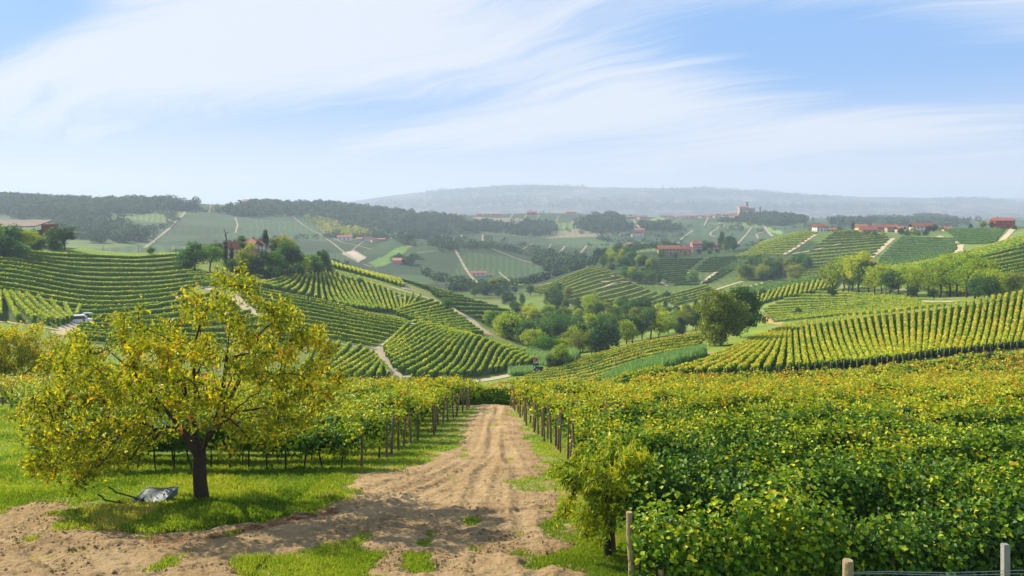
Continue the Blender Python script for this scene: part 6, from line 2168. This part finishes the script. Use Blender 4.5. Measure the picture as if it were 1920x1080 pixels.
    b.tube(np.array([[-.1, 0, 44 * s], [.5, 0, 48 * s], [1.3, 0, 48.6 * s]]), [.16, .12, .07], 6)
    b.tube(np.array([[.0, 0, 38 * s], [-.6, .2, 43 * s], [-.9, .2, 44 * s]]), [.12, .09, .05], 6)
    o = b.build('dead_tree', BARK)
    o.location = p
    tag(o, 'bare forked dead tree rising over the knoll farm roof', 'dead tree')


buildings()


# ------------------------------------------------------------------ vehicles and people
PAINT = {
    'white': plain_mat('white_car_paint', (0.72, 0.73, 0.74), 0.3, 0.5, 0.04, 2.0), 'dark': plain_mat('dark_grey_car_paint', (0.10, 0.11, 0.13), 0.3, 0.5, 0.05, 2.0),
    'silver': plain_mat('silver_car_paint', (0.45, 0.47, 0.50), 0.3, 0.5, 0.05, 2.0), 'green': plain_mat('green_tractor_paint', (0.02, 0.12, 0.06), 0.4, 0.5, 0.1, 2.0),
    'red': plain_mat('red_machine_paint', (0.45, 0.04, 0.02), 0.5, 0.4, 0.15, 2.0), 'orange': plain_mat('orange_machine_paint', (0.6, 0.16, 0.04), 0.5, 0.4, 0.15, 2.0),
}
TYRE = plain_mat('tyre_rubber', (0.02, 0.02, 0.02), 0.85, 0.2, 0.1, 5.0)
RIM = plain_mat('wheel_rim', (0.4, 0.4, 0.4), 0.4, 0.5, 0.1, 5.0)
GLASS = plain_mat('dark_car_glass', (0.02, 0.025, 0.03), 0.08, 0.7, 0.05, 2.0)


def wheel(root, x, y, r, w):
    b = MB()
    b.tube(np.array([[x, y - w / 2, r], [x, y - w * .3, r], [x, y + w * .3, r], [x, y + w / 2, r]]), [r * .9, r, r, r * .9], 18)
    o = b.build('wheel', TYRE, root)
    b = MB()
    b.tube(np.array([[x, y - w * .53, r], [x, y + w * .53, r]]), r * .55, 12)
    b.build('rim', RIM, o)


def car(loc, rz, paint, label, van=False, cat='car', name='parked_car'):
    root = empty(name, loc, rz, label, cat)
    L, W, H = (4.9, 1.9, 2.1) if van else (4.2, 1.7, 1.5)
    if van:
        prof = [(-L / 2, .35), (L / 2 - .1, .35), (L / 2, .8), (L / 2 - .25, 1.05), (L / 2 - 1.1, 1.2), (L / 2 - 1.75, H), (-L / 2 + .15, H), (-L / 2, 1.2)]
        glass = [(L / 2 - 1.25, 1.22), (L / 2 - 1.8, H - .18), (-L / 2 + .3, H - .18), (-L / 2 + .2, 1.22)]
    else:
        prof = [(-L / 2, .3), (L / 2 - .05, .3), (L / 2, .62), (L / 2 - .2, .82), (L / 2 - 1.05, .95), (L / 2 - 1.75, H), (-L / 2 + .75, H), (-L / 2 + .12, .98), (-L / 2, .8)]
        glass = [(L / 2 - 1.2, .97), (L / 2 - 1.8, H - .12), (-L / 2 + .85, H - .12), (-L / 2 + .4, .97)]
    b = MB()
    b.prism(prof, -W / 2, W / 2)
    b.build('body', PAINT[paint], root)
    b = MB()
    b.prism(glass, -W / 2 - .012, W / 2 + .012)
    b.build('side_window', GLASS, root)
    b = MB()
    x0, z0, x1, z1 = (glass[0][0] + .1, glass[0][1], glass[1][0] + .08, glass[1][1])
    b.add([[x0 + .06, -W * .42, z0], [x0 + .06, W * .42, z0], [x1 + .06, W * .40, z1], [x1 + .06, -W * .40, z1]], [[0, 1, 2, 3]])
    b.build('windscreen', GLASS, root)
    for s in (-1, 1):
        b = MB(); b.box(L / 2 - .08, L / 2 + .012, s * W * .36 - .14, s * W * .36 + .14, .62, .76); b.build('headlight', RIM, root)
        b = MB(); b.box(-L / 2 - .012, -L / 2 + .06, s * W * .40 - .10, s * W * .40 + .10, .75, .98); b.build('tail_light', PAINT['red'], root)
    for x in (-L * .31, L * .32):
        for s in (-1, 1):
            wheel(root, x, s * (W / 2 - .08), .33, .22)
    return root


def truck(loc, rz):
    root = empty('farm_truck', loc, rz, 'small pale farm truck with crates on its bed at the foot of the slope', 'truck')
    b = MB()
    b.prism([(1.0, .5), (2.6, .5), (2.65, 1.2), (2.35, 1.4), (2.1, 2.25), (1.05, 2.3)], -.95, .95)
    b.build('cab', PAINT['silver'], root)
    b = MB()
    b.prism([(1.2, 1.45), (2.25, 1.45), (2.05, 2.12), (1.2, 2.15)], -.965, .965)
    b.build('cab_window', GLASS, root)
    b = MB()
    b.box(.97, 1.0, -.7, .7, 1.45, 2.1)
    b.build('rear_window', GLASS, root)
    b = MB(); b.box(-2.6, .9, -1.0, 1.0, .72, .86); b.build('bed', PAINT['white'], root)
    for y0, y1, x0, x1 in ((-1.0, -.95, -2.6, .9), (.95, 1.0, -2.6, .9), (-.947, .947, -2.6, -2.55), (-.947, .947, .85, .9)):
        b = MB(); b.box(x0, x1, y0, y1, .863, 1.3); b.build('bed_side', PAINT['white'], root)
    for x in (-1.7, 1.7):
        for s in (-1, 1):
            wheel(root, x, s * .85, .40, .26)
    for k in range(6):
        x, y = -2.1 + (k % 3) * .95, -.45 + (k // 3) * .9
        z = .87
        c = Matrix.Rotation(rz, 4, 'Z') @ Vector((x, y, z))
        b = MB()
        for q in ((-.38, -.35, -.38, .38), (.35, .38, -.38, .38)):
            b.box(q[0], q[1], q[2], q[3], 0, .62)
        for q in (-.38, .35):
            b.box(-.347, .347, q, q + .03, 0, .62)
        b.box(-.347, .347, -.347, .347, 0, .45)
        o = b.build('crate', PAINT['orange'] if k in (0, 4) else (PAINT['red'] if k == 2 else WM['cream']))
        o.location = Vector(loc) + c
        o.rotation_euler = (0, 0, rz)
        tag(o, 'harvest crate on the bed of the pale farm truck', 'crate', 'harvest crates on the farm truck')


def tractor(loc, rz, paint, label, trailer=None):
    root = empty('tractor', loc, rz, label, 'tractor')
    b = MB(); b.prism([(-.9, .7), (1.5, .6), (1.55, 1.15), (1.2, 1.35), (-.2, 1.4), (-.9, 1.3)], -.35, .35); b.build('hood', PAINT[paint], root)
    for s in (-1, 1):
        b = MB(); b.prism([(-1.35, 1.0), (-1.0, 1.5), (-.3, 1.5), (.05, 1.0)], s * .62 - .2, s * .62 + .2); b.build('mudguard', PAINT[paint], root)
    for x in (-1.0, .0):
        for s in (-1, 1):
            b = MB(); b.box(x - .04, x + .04, s * .5 - .04, s * .5 + .04, 1.4, 2.3); b.build('cab_post', PAINT['dark'], root)
    b = MB(); b.box(-1.1, .1, -.6, .6, 2.303, 2.4); b.build('roof', PAINT[paint], root)
    b = MB(); b.box(-.8, -.35, -.25, .25, 1.4, 1.5); b.box(-.9, -.8, -.25, .25, 1.4, 1.9); b.build('seat', TYRE, root)
    for s in (-1, 1):
        wheel(root, -.65, s * .68, .68, .36)
        wheel(root, 1.05, s * .55, .42, .24)
    if trailer:
        off = Matrix.Rotation(rz, 4, 'Z') @ Vector((-3.6, 0, 0))
        q = Vector(loc) + off
        q.z = float(tz(q.x, q.y))
        t = empty('trailer', q, rz, trailer, 'trailer')
        b = MB(); b.box(-1.5, 1.5, -.8, .8, .65, .75); b.build('bed', PAINT['red'], t)
        for a in ((-1.5, 1.5, -.8, -.75), (-1.5, 1.5, .75, .8), (-1.5, -1.45, -.747, .747), (1.45, 1.5, -.747, .747)):
            b = MB(); b.box(*a, .753, 1.25); b.build('side_board', PAINT['red'], t)
        b = MB(); b.box(1.5, 2.6, -.05, .05, .55, .63); b.build('drawbar', PAINT['dark'], t)
        for s in (-1, 1):
            wheel(t, -.2, s * .72, .4, .22)


SKIN = plain_mat('skin', (0.45, 0.27, 0.18), 0.6, 0.3, 0.05, 4)
HAIR = plain_mat('dark_hair', (0.03, 0.02, 0.015), 0.8, 0.2, 0.1, 4)


def _skin(me):
    import bmesh
    bm = bmesh.new()
    bm.from_mesh(me)
    bm.verts.layers.skin.verify()
    bm.to_mesh(me)
    bm.free()


def person(loc, rz, top, legs, label, bend=0.25):
    """picker standing at the vines, one continuous body grown from a skeleton, clothes as its children"""
    root = empty('person', loc, rz, label, 'person', 'grape pickers at the end of the striped rows')
    f = bend
    J = {'pel': (0, 0, .93), 'wai': (.02 + f * .1, 0, 1.08), 'che': (f * .35, 0, 1.34), 'nck': (f * .55, 0, 1.50), 'hed': (f * .70 + .03, 0, 1.64), 'top': (f * .72 + .04, 0, 1.74)}
    for s, t in ((1, 'l'), (-1, 'r')):
        J['sh' + t] = (f * .45, s * .18, 1.42)
        J['el' + t] = (f * .45 + .16, s * .25, 1.18)
        J['wr' + t] = (f * .45 + .40, s * .18, 1.22 + .08 * s)
        J['ha' + t] = (f * .45 + .49, s * .16, 1.24 + .08 * s)
        J['hi' + t] = (0, s * .10, .88)
        J['kn' + t] = (.05 + .05 * s, s * .12, .49)
        J['an' + t] = (.0 + .04 * s, s * .12, .08)
        J['to' + t] = (.16 + .04 * s, s * .14, .03)
    E = [('pel', 'wai'), ('wai', 'che'), ('che', 'nck'), ('nck', 'hed'), ('hed', 'top')]
    for t in 'lr':
        E += [('che', 'sh' + t), ('sh' + t, 'el' + t), ('el' + t, 'wr' + t), ('wr' + t, 'ha' + t), ('pel', 'hi' + t), ('hi' + t, 'kn' + t), ('kn' + t, 'an' + t), ('an' + t, 'to' + t)]
    Rr = {'pel': .15, 'wai': .135, 'che': .16, 'nck': .055, 'hed': .10, 'top': .075, 'sh': .07, 'el': .045, 'wr': .032, 'ha': .038, 'hi': .10, 'kn': .06, 'an': .04, 'to': .035}
    def grow_(nm, keys, mat, k, par):
        ks = list(J) if keys is None else keys
        idx = {q: i for i, q in enumerate(ks)}
        me = bpy.data.meshes.new(nm)
        me.from_pydata([J[q] for q in ks], [(idx[a], idx[b_]) for a, b_ in E if a in idx and b_ in idx], [])
        o = link(nm, me, par)
        me.materials.append(mat)
        _skin(me)
        m = o.modifiers.new('skin', 'SKIN')
        for i, q in enumerate(ks):
            r = Rr.get(q, Rr.get(q[:2], .05)) * k
            me.skin_vertices[0].data[i].radius = (r, r)
            me.skin_vertices[0].data[i].use_root = (i == 0)
        o.modifiers.new('sub', 'SUBSURF').levels = 1
        return o
    body = grow_('body', None, SKIN, 1.0, root)
    grow_('shirt', ['wai', 'pel', 'che', 'shl', 'shr', 'ell', 'elr'], top, 1.16, root)
    grow_('trousers', ['pel', 'hil', 'hir', 'knl', 'knr', 'anl', 'anr'], legs, 1.18, root)
    b = MB()
    h = np.array(J['hed'])
    th = np.linspace(0, pi / 2, 5)
    b.tube(np.array([h + [-.01, 0, .01 + .115 * math.sin(a)] for a in th]), [.108 * math.cos(a) + .012 for a in th], 12)
    b.build('hair', HAIR, root, smooth=True)
    return root


def vehicles():
    g = lambda px, py, yr: at(px, py, *yr)
    p = g(152, 608, (130, 240)); car(p + np.array([0, 0, .1]), radians(25), 'white', 'white van parked on the pale earth beside the fanned vines', True, 'van', 'parked_van')
    p = g(164, 600, (130, 240)); car(p + np.array([0, 1, .1]), radians(25), 'silver', 'grey car parked just behind the white van', False)
    p = g(773, 616, (150, 262)); car(p + np.array([0, 0, .12]), radians(40), 'white', 'white car on the winding road at the crest', False)
    p = g(748, 563, (270, 380)); car(p + np.array([0, 0, .3]), radians(5), 'silver', 'pale car beside the ribbed slope', False)
    p = g(764, 730, (110, 220)); truck(p + np.array([0, 0, .15]), radians(105))
    p = g(1008, 697, (170, 250)); tractor(p, radians(20), 'green', 'green tractor at the edge of the valley wood', 'red farm trailer behind the green tractor')
    p = g(1008, 684, (180, 260)); tractor(p, radians(70), 'orange', 'orange tractor above the green one by the reeds')
    p = g(445, 508, (250, 352)); car(p + np.array([0, -1, .2]), radians(10), 'silver', 'pale car under the knoll farm trees', False)
    sh = [PAINT['red'], PAINT['red'], PAINT['white'], plain_mat('blue_cloth', (0.06, 0.12, 0.35), .8)]
    lg = plain_mat('dark_trousers', (0.03, 0.035, 0.06), .85)
    for k, (px, py) in enumerate([(976, 683), (983, 681), (974, 693), (960, 697)]):
        p = g(px, py, (170, 250))
        person(p, 0.8 + k, sh[k], lg, ['person in a red top picking at the last striped rows, on the left', 'person in a red top picking at the last striped rows, on the right', 'person in a white top between the last striped rows', 'person in a blue top at the foot of the striped rows'][k])


vehicles()
# ------------------------------------------------------------------ air
def build_haze():
    m, w = new_mat('haze_air')
    o = w.n('ShaderNodeOutputMaterial')
    v = w.n('ShaderNodeVolumePrincipled', ins={'Color': (0.66, 0.80, 1.0, 1), 'Density': HAZE, 'Anisotropy': 0.12})
    w.t.links.new(v.outputs[0], o.inputs['Volume'])
    b = MB()
    b.box(-16500, 16500, -60, 12900, -420, 306)
    h = b.build('haze', m)
    tag(h, 'thin blue haze filling the air over the valley', None, None, 'stuff')


HAZE = 0.00018
build_haze()
